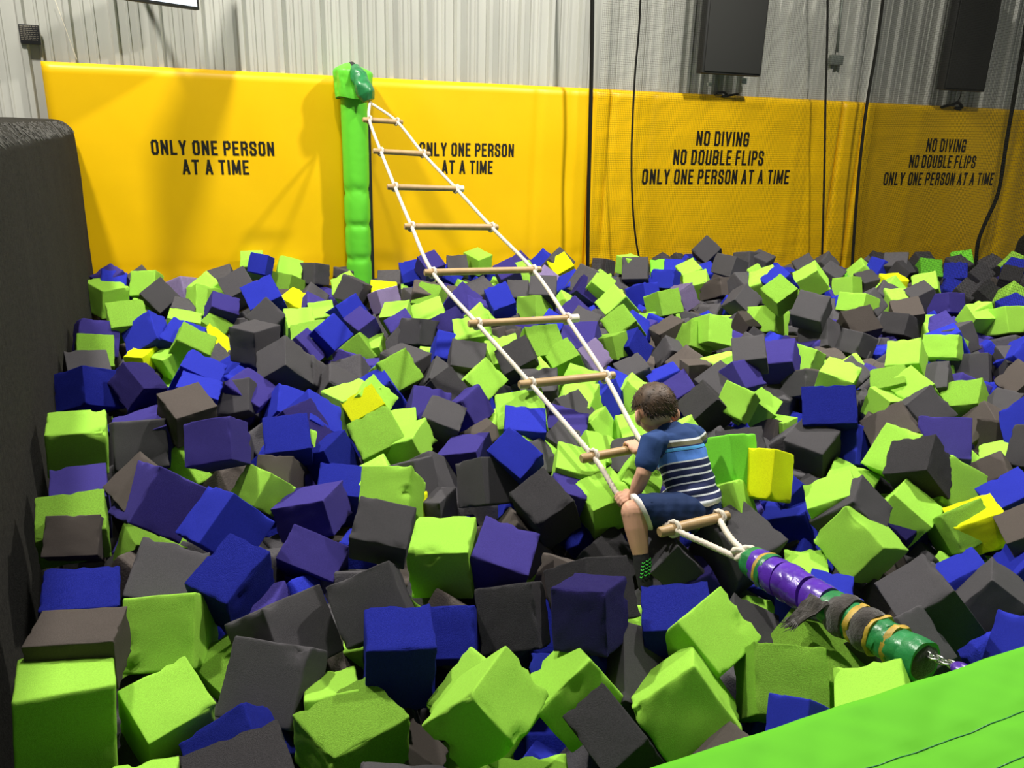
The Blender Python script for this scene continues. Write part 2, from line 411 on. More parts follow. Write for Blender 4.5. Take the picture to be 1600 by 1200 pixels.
# ------------------------------------------------------------------ green post
pc_s, pc_e = 1.952, 0.2
post = thing('padded_post', 'bright green padded post with a tied cap against the yellow pads', 'post', wp(pc_s, pc_e, -0.9))
b = MB(); ZB, ZT = -0.9, 1.42; vs = []; nr, nz = 36, 150
for j in range(nz+1):
    z = ZB+(ZT-ZB)*j/nz
    g = 0.0
    for zc, w in ((0.277, 0.03), (-0.009, 0.03), (0.561, 0.05)): g -= 0.012*math.exp(-((z-zc)/w)**2)
    for i in range(nr):
        a = 2*math.pi*i/nr
        r = 0.110 + g + 0.003*noise.noise(Vector((math.cos(a)*1.5, math.sin(a)*1.5, z*2)))
        r += 0.006*noise.noise(Vector((math.cos(a)*2, math.sin(a)*2+z*3, z*22+math.sin(a)*2)))*(0.15+(-g)*110)
        vs.append(wp(pc_s+r*math.cos(a), pc_e+r*math.sin(a), z))
b.add(vs, [(j*nr+i, j*nr+(i+1) % nr, (j+1)*nr+(i+1) % nr, (j+1)*nr+i) for j in range(nz) for i in range(nr)])
o = b.build('sleeve', M_GRN, None, smooth=True); reparent(o, post)
b = MB(); b.box(wp(pc_s+0.085, pc_e-0.1, -0.9), D*0.05, N*0.1, Vector((0, 0, 2.15)))
o = b.build('closure_strip', M_BLK); reparent(o, post)
# fabric cap
capc = wp(pc_s, pc_e+0.02, (1.606+1.318)/2)
b = MB(); nr, nz = 48, 30; vs = []; zt, zb = 1.591, 1.312
for j in range(nz+1):
    q = j/nz; z = zb+(zt-zb)*q
    for i in range(nr):
        a = 2*math.pi*i/nr; c, s_ = math.cos(a), math.sin(a)
        sq = 1/max(1e-6, (abs(c)**4+abs(s_)**4)**0.25)
        rx = 0.142*sq*(1-0.95*max(0, (q-0.72)/0.28)**2.2); ry = 0.13*sq*(1-0.95*max(0, (q-0.72)/0.28)**2.2)
        rx *= 0.93+0.12*q if q < .6 else 1.0
        fold = 0.020*noise.noise(Vector((c*2.5, s_*2.5, z*5))) + 0.024*abs(noise.noise(Vector((c*4+z*7, s_*4, z*4))))
        vs.append(wp(pc_s-0.004+(rx+fold)*c, pc_e+0.01+(ry+fold)*s_, z + 0.012*math.sin(a*3)*(1-q)*0.8 - 0.03*max(0, c)*(q)))
fs = [(j*nr+i, j*nr+(i+1) % nr, (j+1)*nr+(i+1) % nr, (j+1)*nr+i) for j in range(nz) for i in range(nr)] + [tuple(nz*nr+i for i in range(nr))]
b.add(vs, fs)
o = b.build('fabric_cap', M_GRN, None, smooth=True); reparent(o, post)
b = MB(); b.tube([wp(pc_s+0.135*math.cos(q*math.pi/12)-0.012, pc_e+0.14*math.sin(q*math.pi/12), zb+0.004) for q in range(0, 13)], 0.005, 6)
o = b.build('cap_hem', M_DGR); reparent(o, post)

# ------------------------------------------------------------------ rope ladder
LAD = thing('rope_ladder', 'white rope ladder with nine wooden rungs slung across the foam pit', 'ladder', (-1.2120, 6.8454, 1.2792))
RUNGS = [
    ((-1.1954, 6.4278, 1.1433), (-0.9099, 6.5549, 1.1330)),
    ((-1.0378, 5.9394, 0.9306), (-0.6493, 6.1117, 0.9137)),
    ((-0.8593, 5.4151, 0.7225), (-0.3752, 5.6294, 0.7080)),
    ((-0.6795, 4.9130, 0.5274), (-0.1176, 5.1608, 0.5099)),
    ((-0.5025, 4.4013, 0.3399), (0.1506, 4.6895, 0.3271)),
    ((-0.2259, 3.8984, 0.1778), (0.3360, 4.1453, 0.1659)),
    ((0.0320, 3.4549, 0.0086), (0.4879, 3.6566, 0.0053)),
    ((0.2845, 2.9556, -0.1351), (0.6860, 3.1406, -0.1232)),
    ((0.5373, 2.5486, -0.2366), (0.8143, 2.6789, -0.2267)),
]
KNOTS = [
    ((-1.1500, 6.4480, 1.1447), (-0.9520, 6.5362, 1.1365)),
    ((-0.9868, 5.9620, 0.9269), (-0.6985, 6.0900, 0.9176)),
    ((-0.8117, 5.4362, 0.7223), (-0.4177, 5.6105, 0.7082)),
    ((-0.6390, 4.9309, 0.5264), (-0.1579, 5.1430, 0.5109)),
    ((-0.4584, 4.4205, 0.3378), (0.1051, 4.6689, 0.3255)),
    ((-0.1820, 3.9171, 0.1745), (0.2803, 4.1206, 0.1666)),
    ((0.0847, 3.4773, 0.0060), (0.4431, 3.6350, 0.0011)),
    ((0.3324, 2.9784, -0.1322), (0.5645, 3.0820, -0.1318)),
    ((0.5919, 2.5750, -0.2337), (0.7718, 2.6589, -0.2282)),
]
LTOP = (-1.2120, 6.8454, 1.2792)
TUBE0, TUBE1, ANCH = (0.7890, 2.3518, -0.2173), (1.0673, 1.7267, -0.1457), (1.0993, 1.6549, -0.1015)
def spline(pts, step=0.01):
    pts = [Vector(p) for p in pts]; out = []
    P = [pts[0]*2-pts[1]] + pts + [pts[-1]*2-pts[-2]]
    for i in range(1, len(P)-2):
        n = max(2, int((P[i+1]-P[i]).length/step))
        for k in range(n):
            t = k/n; p0, p1, p2, p3 = P[i-1], P[i], P[i+1], P[i+2]
            m1, m2 = (p2-p0)*0.25, (p3-p1)*0.25
            out.append(p1*(2*t**3-3*t*t+1)+m1*(t**3-2*t*t+t)*2+p2*(-2*t**3+3*t*t)+m2*(t**3-t*t)*2)
    out.append(pts[-1]); return out
def rope_mesh(mb, pts, r, pitch=0.060, n=18, ph=0.0):
    path = spline(pts, 0.008); vs = []; L = ph; u = None
    for i, p in enumerate(path):
        t = (path[min(i+1, len(path)-1)]-path[max(i-1, 0)]).normalized()
        if u is None: u = t.orthogonal().normalized()
        u = (u-t*u.dot(t)).normalized(); w = t.cross(u)
        if i: L += (p-path[i-1]).length
        for j in range(n):
            a = 2*math.pi*j/n; rr_ = r*(0.68+0.44*abs(math.cos(1.5*(a-2*math.pi*L/pitch/1.0))))
            vs.append(p+u*math.cos(a)*rr_+w*math.sin(a)*rr_)
    k = len(path)
    mb.add(vs, [(i*n+j, i*n+(j+1) % n, (i+1)*n+(j+1) % n, (i+1)*n+j) for i in range(k-1) for j in range(n)])
RR = 0.0108
for side in (0, 1):
    b = MB()
    pts = [Vector(LTOP)] + [Vector(k[side]) + N*0.004 for k in KNOTS]
    if side == 0: pts.insert(9, Vector((0.4393, 2.7712, -0.2260)))
    if side == 1: pts.insert(9, (pts[8]+pts[9])*0.5 + D*0.10 + Vector((0, 0, -0.02)))
    pts.append((pts[-1]*0.5+Vector(TUBE0)*0.5) + Vector((0, 0, -0.006)))
    pts.append(Vector(TUBE0) + (Vector(KNOTS[8][side])-Vector(KNOTS[8][1-side])).normalized()*0.02)
    rope_mesh(b, pts, RR)
    o = b.build('rope', M_ROPE, None, smooth=True); reparent(o, LAD)
RAD = 0.0195
for i, (a, c) in enumerate(RUNGS):
    a, c = Vector(a), Vector(c); ax = (c-a).normalized()
    b = MB(); L = (c-a).length
    pts = [a, a+ax*0.004, a+ax*0.008]+[a+ax*L*q for q in (.1, .3, .5, .7, .9)]+[c-ax*0.008, c-ax*0.004, c]
    b.tube(pts, [RAD*.8, RAD*.95]+[RAD*(1+0.04*math.sin(i*3+q)) for q in range(7)]+[RAD*.95, RAD*.8], 18)
    ro = b.build('rung', M_WOOD, None, smooth=True); ro.data.set_sharp_from_angle(angle=math.radians(50)); reparent(ro, LAD)
    for side in (0, 1):
        k = Vector(KNOTS[i][side]); b = MB(); w = ax.orthogonal().normalized(); w2 = ax.cross(w)
        for q in (0.0,):
            ring = [k+ax*(q+0.010*math.sin(t))+(w*math.cos(t)+w2*math.sin(t))*(RAD+RR*0.45) for t in [2*math.pi*h/20 for h in range(21)]]
            rope_mesh(b, ring, RR*0.8, n=12)
        kn = b.build('lashing', M_ROPE, None, smooth=True); kn.parent = ro
    if i in (2, 5):
        b = MB(); b.tube([c-ax*0.055, c+ax*0.003], RAD*1.12, 16); b.tube([c+ax*0.003, c+ax*0.005], [RAD*1.1, RAD*0.6], 16)
        e_ = b.build('taped_end', M_WEND, None, smooth=True, angle=50); e_.parent = ro
# dark green sleeve at the top
def wrap(name, pts, rad, matr, amp=0.006, seed=0, n=28, ridge=0.0, tilt=0.0):
    path = spline(pts, 0.006); k = len(path); mb = MB(); vs = []; u = None
    for i, p in enumerate(path):
        t = (path[min(i+1, k-1)]-path[max(i-1, 0)]).normalized()
        if u is None: u = t.orthogonal().normalized()
        u = (u-t*u.dot(t)).normalized(); w = t.cross(u); q = i/(k-1)
        x = q*(len(rad)-1); j0 = min(int(x), len(rad)-2); r = rad[j0]*(1-(x-j0))+rad[j0+1]*(x-j0)
        for j in range(n):
            a = 2*math.pi*j/n
            d = amp*noise.noise(Vector((math.cos(a)*2+seed, math.sin(a)*2, i*0.006*14))) + ridge*(((i*0.006+a*0.006)/0.045) % 1.0)
            vs.append(p+(u*math.cos(a)+w*math.sin(a))*(r+d) + t*tilt*math.cos(a-0.9))
    mb.add(vs, [(i*n+j, i*n+(j+1) % n, (i+1)*n+(j+1) % n, (i+1)*n+j) for i in range(k-1) for j in range(n)] + [tuple(reversed(range(n))), tuple((k-1)*n+j for j in range(n))])
    o = mb.build(name, matr, None, smooth=True); o.data.set_sharp_from_angle(angle=math.radians(55)); reparent(o, LAD); return o
wrap('top_sleeve', [Vector((-1.3501, 6.9597, 1.5340)), Vector((-1.3038, 6.8967, 1.4684)), Vector((-1.2542, 6.8383, 1.3847)), Vector((-1.2141, 6.8299, 1.2933))], [0.050, 0.060, 0.066, 0.060, 0.074, 0.072, 0.045], M_DGR, 0.014, 3)
b = MB(); b.tube([Vector((-1.3832, 6.9996, 1.5600)), Vector((-1.3405, 6.9352, 1.5229))], 0.036, 12); o = b.build('sleeve_neck', M_BLK, None, smooth=True); reparent(o, LAD)
# taped pole at the bottom
t0, t1 = Vector(TUBE0), Vector(TUBE1); ax = (t1-t0).normalized(); TL = (t1-t0).length
at_ = lambda q, up=0: t0+ax*TL*q+Vector((0, 0, up))
wrap('green_tape_end', [at_(0.0), at_(0.03), at_(0.07), at_(0.11)], [0.0294, 0.0475, 0.0520, 0.0531], M_DGR, 0.006, 1)
for i in range(8):
    q0 = 0.10+0.054*i+0.012*math.sin(i*2.3); r_ = 0.0555+0.0035*math.sin(math.pi*(i+0.5)/8)+0.0008*math.sin(i*5.1)
    wrap('purple_tape_turn', [at_(q0), at_(q0+0.03), at_(q0+0.064)], [r_*0.985, r_*1.012, r_*1.022, r_*1.004, r_*0.975], M_PUR, 0.005, 20+i*3.7, tilt=0.011+0.004*math.sin(i*1.7))
wrap('yellow_tape_band', [at_(0.135), at_(0.15), at_(0.165)], [0.0570, 0.0581, 0.0570], M_YTP, 0.009, 5)
wrap('green_tape_band', [at_(0.155), at_(0.17), at_(0.185)], [0.0599, 0.0610, 0.0599], M_DGR, 0.003, 6)
for i in range(8):
    q0 = 0.525+0.058*i; r_ = (0.053, 0.054, 0.0535, 0.052, 0.051, 0.0505, 0.052, 0.0555)[i]
    wrap('green_tape_turn', [at_(q0), at_(q0+0.035), at_(min(1.0, q0+0.07))], [r_*0.985, r_*1.012, r_*1.02, r_*1.0, r_*0.985], M_DGR, 0.006, 50+i*2.9, tilt=-0.008+0.005*math.sin(i*2.7) if i < 7 else 0.0)
wrap('carpet_wrap', [at_(0.575), at_(0.62), at_(0.665)], [0.0531, 0.0633, 0.0655, 0.0599], M_FUZ, 0.008, 8)
wrap('carpet_wrap', [at_(0.705), at_(0.745), at_(0.785)], [0.0565, 0.0621, 0.0621, 0.0576], M_FUZ, 0.005, 9)
wrap('yellow_tape_band', [at_(0.685), at_(0.70), at_(0.712)], [0.0570, 0.0581, 0.0570], M_YTP, 0.009, 10)
wrap('yellow_tape_band', [at_(0.783), at_(0.792), at_(0.80)], [0.0570, 0.0581, 0.0570], M_YTP, 0.009, 11)
wrap('yellow_tape_band', [at_(0.86), at_(0.872), at_(0.885)], [0.0542, 0.0553, 0.0542], M_YTP, 0.009, 12)
wrap('end_core', [at_(0.985), at_(1.0), at_(1.012)], [0.049, 0.047, 0.03], M_FUZ, 0.006, 13)
# torn carpet flap
b = MB(); nn_ = ax.cross(Vector((0, 0, 1))).normalized(); vs = []
base = at_(0.545); ux = ax; dn = (nn_*1.0 + ax*0.1 + Vector((0, 0, -0.45))).normalized()
if dn.dot(Vector((0, -1, 0))) < 0: nn_ = -nn_; dn = (nn_*1.0 + ax*0.1 + Vector((0, 0, -0.45))).normalized()
for j in range(9):
    q = j/8
    for i in range(9):
        x = (i/8-0.5)*(0.075*(1-0.55*q)) - 0.03*q
        h = 0.012*noise.noise(Vector((i*.5, j*.5, 2)))
        vs.append(base+nn_*0.052+ux*x+dn*(q*0.085+ (0.015*noise.noise(Vector((i*1.3, 7, 0))) if j == 8 else 0))+Vector((0, 0, 0.045*(1-q)+h)))
fsv = [(j*9+i, j*9+i+1, (j+1)*9+i+1, (j+1)*9+i) for j in range(8) for i in range(8)]
off = len(vs); vs2 = [v+Vector((0, 0, -0.006)) for v in vs]
b.add(vs+vs2, fsv+[tuple(off+x for x in reversed(f)) for f in fsv])
rr = random.Random(5)
for i in range(40):
    p = vs[rr.choice(range(63, 81))]; b.tube([p, p+dn*rr.uniform(.01, .03)+ux*rr.uniform(-.012, .012)], [0.0018, 0.0006], 4)
o = b.build('carpet_flap', M_FUZ, None, smooth=True); reparent(o, LAD)
# knots where the ropes enter the tape
b = MB()
for sg in (-1, 1):
    c = at_(-0.02)+D*0.022*sg
    ring = [c+ax*0.016*math.cos(t)+Vector((0, 0, 0.014+0.014*math.sin(t)))+D*0.01*math.sin(2*t) for t in [2*math.pi*h/18 for h in range(22)]]
    rope_mesh(b, ring, RR*0.9, n=8)
    rope_mesh(b, [c, c+ax*0.03+Vector((0, 0, .02)), c+ax*0.05+D*sg*0.012+Vector((0, 0, .03))], RR*0.7, n=8)
o = b.build('rope_knot', M_ROPE, None, smooth=True); reparent(o, LAD)
# chain to the anchor
ch = thing('chain', None, None); ch.parent = LAD; ch.matrix_parent_inverse = Matrix.Translation(LAD.location).inverted()
c0, c1 = at_(0.965, 0.018), Vector(ANCH); cd = (c1-c0); nl = 6
for i in range(nl):
    c = c0+cd*((i+0.5)/nl); t = cd.normalized(); sd = t.cross(Vector((0, 0, 1))).normalized(); upv = sd.cross(t)
    if i % 2: sd, upv = upv, sd
    hl, hw = cd.length/nl*0.72, 0.0095
    ring = []
    for k in range(17):
        a = 2*math.pi*k/16; ring.append(c+t*(hl*max(-1, min(1, 1.3*math.cos(a)))) + sd*hw*math.sin(a))
    b = MB(); b.tube(ring, 0.0034, 8, caps=False); o = b.build('chain_link', M_CHN, None, smooth=True)
    o.parent = ch
b = MB(); b.ball(Vector(ANCH)+N*0.02, [D*0.024, N*0.03, Vector((0, 0, 0.018))]); b.tube([Vector(ANCH)+N*0.01, Vector(ANCH)+N*0.14+Vector((0, 0, -0.10))], 0.018, 12)
tag(b.build('anchor_strap', M_PUR, None, smooth=True), 'purple anchor strap end where the chain meets the lime pad', 'strap')

# ------------------------------------------------------------------ net and its ropes
net = thing('safety_net', 'black mesh net hanging before the pads with NO DIVING print', 'net', wp(4.198, 0.3, -0.2))
A0 = wp(4.198, 0.30, 0); A1 = wp(7.634, 0.30, 0); B1 = Vector((3.8439, 4.1062, 0.0000))
def netting(p, q, z0, z1, cell, r):
    p, q = Vector(p), Vector(q); L = (q-p).length; t = (q-p)/L; nv = t.cross(Vector((0, 0, 1))); mb = MB()
    n1, n2 = int(L/cell), int((z1-z0)/cell)
    prm = [(0, 1), (-0.87, -0.5), (0.87, -0.5)]
    wob = lambda a, z: nv*(0.02*noise.noise(Vector((a*0.8, z*0.5, 4)))+0.012*noise.noise(Vector((a*2.5, z*1.0, 9))))
    for i in range(n1+1):
        a = i*cell; pts = [p+t*a+Vector((0, 0, z))+wob(a, z) for z in [z0+(z1-z0)*k/6 for k in range(7)]]
        vs = [x+t*(r*ca)+nv*(r*cb) for x in pts for ca, cb in prm]
        mb.add(vs, [(k*3+j, k*3+(j+1) % 3, (k+1)*3+(j+1) % 3, (k+1)*3+j) for k in range(6) for j in range(3)])
    for i in range(n2+1):
        z = z0+i*cell; K = 8; pts = [p+t*(L*k/K)+Vector((0, 0, z))+wob(L*k/K, z) for k in range(K+1)]
        vs = [x+Vector((0, 0, r*ca))+nv*(r*cb) for x in pts for ca, cb in prm]
        mb.add(vs, [(k*3+j, k*3+(j+1) % 3, (k+1)*3+(j+1) % 3, (k+1)*3+j) for k in range(K) for j in range(3)])
    return mb
o = netting(A0, A1, -0.22, 3.6, 0.019, 0.00085).build('netting', M_NET); tag(o, kind='stuff'); reparent(o, net)
o = netting(A1, B1, -0.22, 3.6, 0.021, 0.00095).build('netting', M_NET); tag(o, kind='stuff'); reparent(o, net)
def cord(label, pts, w, name='net_rope'):
    b = MB(); b.tube(spline(pts, 0.06), [(w, w*0.6)]*len(spline(pts, 0.06)), 8, flat=N)
    tag(b.build(name, M_NET, None, smooth=True), label, 'rope', 'dark ropes and straps hanging with the net')
cord('flat black strap down the edge of the net, beside the seam of the pads', [wp(4.000, .36, 3.082), wp(4.071, .36, 1.892), wp(4.101, .36, 1.131), wp(4.128, .36, 0.376), wp(4.158, .36, -0.207)], 0.026, 'net_strap')
cord('thin black rope bowing beside the first NO DIVING print', [wp(4.498, .36, 3.144), wp(4.548, .36, 2.135), wp(4.541, .36, 1.593), wp(4.559, .36, 0.968), wp(4.606, .36, 0.492), wp(4.674, .36, 0.120), wp(4.758, .36, -0.169)], 0.013)
cord('thin black rope just before the narrow bright yellow strip', [wp(6.512, .36, 3.392), wp(6.733, .36, 2.236), wp(6.845, .36, 1.513), wp(6.974, .36, 0.742), wp(7.134, .36, -0.300)], 0.014)
cord('black rope at the net corner just past the narrow bright yellow strip', [wp(7.378, .36, 3.498), wp(7.439, .36, 2.164), wp(7.429, .36, 1.471), wp(7.470, .36, 0.675), wp(7.582, .36, -0.319)], 0.02)
cord('faded dark rope hanging over the farthest NO DIVING pad', [wp(9.291, .5, 3.703), wp(9.448, .5, 2.348), wp(9.484, .5, 1.816), wp(9.522, .5, 1.121), wp(9.561, .5, 0.539), wp(9.453, .5, 0.203), wp(9.388, .5, -0.062), wp(9.447, .5, -0.413)], 0.026)
# dark padded thing at the far edge
b = MB(); pc = wp(10.074, 0.7, 0); ztop = 0.089
b.capsule([pc+Vector((0, 0, -0.6)), pc+Vector((0, 0, -0.2)), pc+Vector((0, 0, ztop-0.17))], [0.17, 0.17, 0.16], 20)
tag(b.build('padded_bollard', M_CAR, None, smooth=True), 'black round padded bollard at the far end of the pit', 'bollard')

# ------------------------------------------------------------------ speakers, screen, plaque, boxes
def speaker(label, s0, s1, zb, zt, e0, e1):
    t = thing('loudspeaker', label, 'speaker', wp((s0+s1)/2, e0, zb), group='black loudspeakers hung above the pads')
    b = MB(); b.box(wp(s0, e0, zb), D*(s1-s0), N*(e1-e0), Vector((0, 0, zt-zb)))
    o = bevelled(b, 'cabinet', M_BLK, None, 0.012); reparent(o, t)
    b = MB(); b.box(wp(s0+0.02, e1, zb+0.02), D*(s1-s0-0.04), N*0.012, Vector((0, 0, zt-zb-0.04)))
    o = bevelled(b, 'grille', M_GRILL, None, 0.005); reparent(o, t)
    b = MB(); b.box(wp((s0+s1)/2-0.05, 0.0, zb+0.35), D*0.10, N*e0, Vector((0, 0, 0.06))); b.box(wp((s0+s1)/2-0.05, 0.0, zb+0.15), D*0.10, N*0.01, Vector((0, 0, 0.5)))
    o = b.build('wall_bracket', M_GBX); reparent(o, t)
speaker('black loudspeaker hung above the first NO DIVING pad', 5.301, 6.008, 1.664, 1.664+1.05, 0.23, 0.33)
speaker('black loudspeaker hung above the farthest NO DIVING pad, behind the net', 8.592, 9.254, 1.650, 1.650+1.15, 0.2, 0.30)
def cable(label, pts, r, matr=M_BLK):
    b = MB(); b.tube(spline(pts, 0.02), r, 7); tag(b.build('cable', matr, None, smooth=True), label, 'cable')
cable('coiled black cable on top of the pad below the first loudspeaker', [wp(5.676, .05, 1.488), wp(5.712, .06, 1.513), wp(5.785, .07, 1.510), wp(5.827, .06, 1.487), wp(5.773, .05, 1.473), wp(5.852, .07, 1.488), wp(5.962, .06, 1.505)], 0.012)
cable('tangled black cable on the pad below the second loudspeaker', [wp(8.897, .05, 1.471), wp(8.971, .07, 1.495), wp(9.084, .06, 1.513), wp(9.140, .07, 1.536), wp(9.231, .06, 1.482), wp(9.129, .05, 1.472), wp(9.205, .06, 1.460)], 0.016)
cable('thin black lead from the second loudspeaker to the cable tangle', [wp(8.998, .2, 1.654), wp(9.119, .1, 1.591), wp(9.119, .07, 1.535)], 0.006)
b = MB(); b.box(wp(6.004, .04, 1.606), D*0.06, N*0.02, Vector((0, 0, 0.055))); o = bevelled(b, 'cable_tag', M_WPAPER, None, 0.004)
tag(o, 'pale square tag on the wall under the first loudspeaker', 'tag')
b = MB(); b.box(wp(5.586, .03, 1.570), D*0.05, N*0.025, Vector((0, 0, 0.03))); o = bevelled(b, 'junction_plug', M_WPAPER, None, 0.004)
tag(o, 'small pale plug at the lower corner of the first loudspeaker', 'plug')
# junction box with conduit
jb = thing('junction_box', 'grey junction box with a conduit on the ribbed wall between the ropes', 'box', wp(7.266, .0, 1.857))
b = MB(); b.box(wp(7.150, 0.0, 1.850), D*(7.319-7.150), N*0.05, Vector((0, 0, 0.10))); o = bevelled(b, 'housing', M_GBX, None, 0.008); reparent(o, jb)
b = MB(); b.tube([wp(7.241, .02, 1.977), wp(7.221, .02, 2.304), wp(7.160, .02, 3.547)], 0.012, 8); o = b.build('conduit', M_GBX, None, smooth=True); reparent(o, jb)
# plaque
pq = thing('plaque', 'small dark metal plate with lines of relief on the ribbed wall', 'plaque', wp(-0.378, .0, 1.603))
ps0, ps1, pz0, pz1 = -0.432, -0.301, 1.602, 1.734
b = MB(); b.box(wp(ps0, -0.005, pz0), D*(ps1-ps0), N*0.022, Vector((0, 0, pz1-pz0))); o = bevelled(b, 'plate', M_PLQ, None, 0.004); reparent(o, pq)
b = MB(); rr = random.Random(2)
for i in range(8):
    z = pz1-0.016-(pz1-pz0-0.03)*i/8; x = ps0+0.008
    while x < ps1-0.014:
        w = rr.uniform(0.008, 0.022); w = min(w, ps1-0.008-x); b.box(wp(x, 0.017, z), D*w, N*0.0015, Vector((0, 0, 0.0045 if i else 0.008))); x += w+0.005
o = b.build('relief_line', M_PLL); tag(o, kind='stuff'); reparent(o, pq)
# wall screen on a swing arm
TVP = wp(0.798, .30, 1.885); td = Vector((0.588, 0.809, 0)); tn = Vector((0.809, -0.588, 0))
tv = thing('wall_screen', 'thin dark framed screen showing a pale picture, high over the pads', 'screen', TVP)
b = MB(); b.box(TVP-td*1.05, td*1.05, -tn*0.05, Vector((0, 0, 0.62))); o = bevelled(b, 'casing', M_BLK, None, 0.006); reparent(o, tv)
b = MB(); b.box(TVP-td*1.03+Vector((0, 0, 0.02)), td*1.01, tn*0.002, Vector((0, 0, 0.58))); o = b.build('display', M_SCR); reparent(o, tv)
b = MB(); q0 = TVP-td*0.5-tn*0.05+Vector((0, 0, 0.3)); b.tube([q0, q0-N*((q0-ORG).dot(N)-0.0)], 0.02, 8); o = b.build('swing_arm', M_BLK); reparent(o, tv)

# ------------------------------------------------------------------ the child
BOY = thing('person', 'small boy in striped navy shirt and shorts sitting on the lowest rung', 'person', (0.6841, 2.6595, -0.2469))
hipL, hipR = Vector((0.6615, 2.6972, -0.2275)), Vector((0.7519, 2.8139, -0.2565))
pelv = Vector((0.7082, 2.7592, -0.2306)); waist = Vector((0.6961, 2.7997, -0.1700)); chest = Vector((0.6525, 2.8590, -0.0506)); neckb = Vector((0.6049, 2.8989, 0.0408))
shL, shR = Vector((0.5314, 2.7949, 0.0113)), Vector((0.7284, 2.9523, -0.0217))
elL, haL = Vector((0.4962, 2.7303, -0.0916)), Vector((0.4661, 2.7472, -0.2027))
elR, haR = Vector((0.6516, 3.0306, -0.1703)), Vector((0.5241, 3.0472, -0.1187))
knL, anL, toL = Vector((0.4567, 2.6412, -0.2055)), Vector((0.4861, 2.5723, -0.3547)), Vector((0.4999, 2.5157, -0.4329))
knR, anR = Vector((0.6552, 2.9580, -0.3311)), Vector((0.6834, 2.9460, -0.4993))
hd = Vector((0.5530, 2.9267, 0.0949))
hf = Vector((-0.26, 0.82, -0.52)).normalized(); hl = (Vector((0, 0, 1)).cross(hf)).normalized(); hu = hf.cross(hl)
hl_ = hl  # towards the boy's own left ear
# continuous body
b = MB()
sax = (shR-shL).normalized(); up_ = (neckb-pelv).normalized(); fwd = up_.cross(sax).normalized()
def torso(mb, centres, radii, n=24):
    vs = []
    for c, (ra, rb) in zip(centres, radii):
        for j in range(n):
            a = 2*math.pi*j/n; vs.append(c+sax*(math.cos(a)*ra)+fwd*(math.sin(a)*rb))
    k = len(centres)
    mb.add(vs, [(i*n+j, i*n+(j+1) % n, (i+1)*n+(j+1) % n, (i+1)*n+j) for i in range(k-1) for j in range(n)] + [tuple(reversed(range(n))), tuple((k-1)*n+j for j in range(n))])
torso(b, [pelv-up_*0.05, pelv, waist, chest, chest*0.4+neckb*0.6, neckb-up_*0.01, neckb+up_*0.005],
      [(.085, .07), (.095, .08), (.082, .07), (.095, .075), (.088, .062), (.05, .04), (.03, .03)])
b.capsule([neckb-up_*0.03, hd-hu*0.04], [0.038, 0.036], 14)
b.ball(hd+hf*-0.008+hu*0.012, [hf*0.088, hl*0.074, hu*0.084], 24, 16)
b.ball(hd+hf*0.026-hu*0.034, [hf*0.052, hl*0.053, hu*0.058], 20, 12)
b.ball(hd+hf*0.088-hu*0.018, [hf*0.014, hl*0.010, hu*0.016], 12, 8)
b.ball(hd+hf*0.080-hu*0.055, [hf*0.010, hl*0.020, hu*0.008], 12, 8)
for sg in (1, -1):
    b.ball(hd+hl*0.080*sg-hu*0.030-hf*0.010, [hf*0.017-hl*sg*0.014, hl*0.007*sg+hf*0.006, hu*0.029], 14, 10)
    b.ball(hd+hf*0.048+hl*0.034*sg-hu*0.03, [hf*0.028, hl*0.028, hu*0.028], 12, 8)
b.capsule([shL, (shL+elL)/2, elL, elL*0.55+haL*0.45, haL*0.88+elL*0.12], [.036, .033, .029, .028, .020], 14)
b.capsule([shR, (shR+elR)/2, elR, elR*0.55+haR*0.45, haR*0.85+elR*0.15], [.036, .033, .029, .028, .020], 14)
b.capsule([hipL, (hipL+knL)/2, knL*0.85+hipL*0.15, knL], [.062, .060, .053, .047], 16)
b.capsule([knL, knL*0.65+anL*0.35, knL*0.3+anL*0.7, anL], [.046, .043, .035, .027], 16)
b.capsule([hipR, (hipR+knR)/2, knR], [.062, .056, .043], 16)
b.capsule([knR, knR*0.65+anR*0.35, anR], [.041, .039, .026], 16)
# feet
b.capsule([anL, anL*0.6+toL*0.4], [.027, .026], 14); b.capsule([anL+(toL-anL)*0.25, toL], [(.024, .026), (.018, .026)], 14)
b.capsule([anR, anR+Vector((-.05, .05, -.05))], [.026, .022], 12)
# hands: palm, four curled fingers and a thumb each
def hand(mb, wrist, grip, along, outv, size=1.0):
    """grip = point on the bar, along = direction of the bar, outv = from bar to the back of the hand"""
    along = along.normalized(); outv = (outv-along*outv.dot(along)).normalized(); side = along.cross(outv).normalized()
    if (wrist-grip).dot(side) > 0: side = -side
    pc = grip+outv*0.027-side*0.012
    mb.capsule([wrist, pc-side*0.012], [(.018, .02), (.016, .024)], 12)
    mb.ball(pc, [side*0.028, along*0.028, outv*0.013], 14, 8)
    for i, (k, ln) in enumerate(zip((-0.022, -0.0075, 0.0075, 0.021), (0.9, 1.0, 0.97, 0.8))):
        base = pc+side*0.022+along*k
        P = [base, base+side*0.016*ln-outv*0.004, base+side*0.022*ln-outv*0.022*ln, base+side*0.010-outv*0.041*ln, base-side*0.006-outv*0.046*ln]
        mb.capsule(P, [.0075, .0073, .007, .0066, .006], 8)
    tb = pc-side*0.012+along*-0.024
    mb.capsule([tb, tb+along*-0.014-outv*0.012, tb+along*-0.012-outv*0.032+side*0.012], [.0085, .008, .0068], 8)
r8a, r8b = Vector(RUNGS[7][0]), Vector(RUNGS[7][1]); r8 = (r8b-r8a).normalized()
g8 = r8a + r8*((haR-r8a).dot(r8)-0.022)
hand(b, haR+Vector((0.0, -0.01, 0.01)), g8, -r8, Vector((0, -0.5, 0.85)))
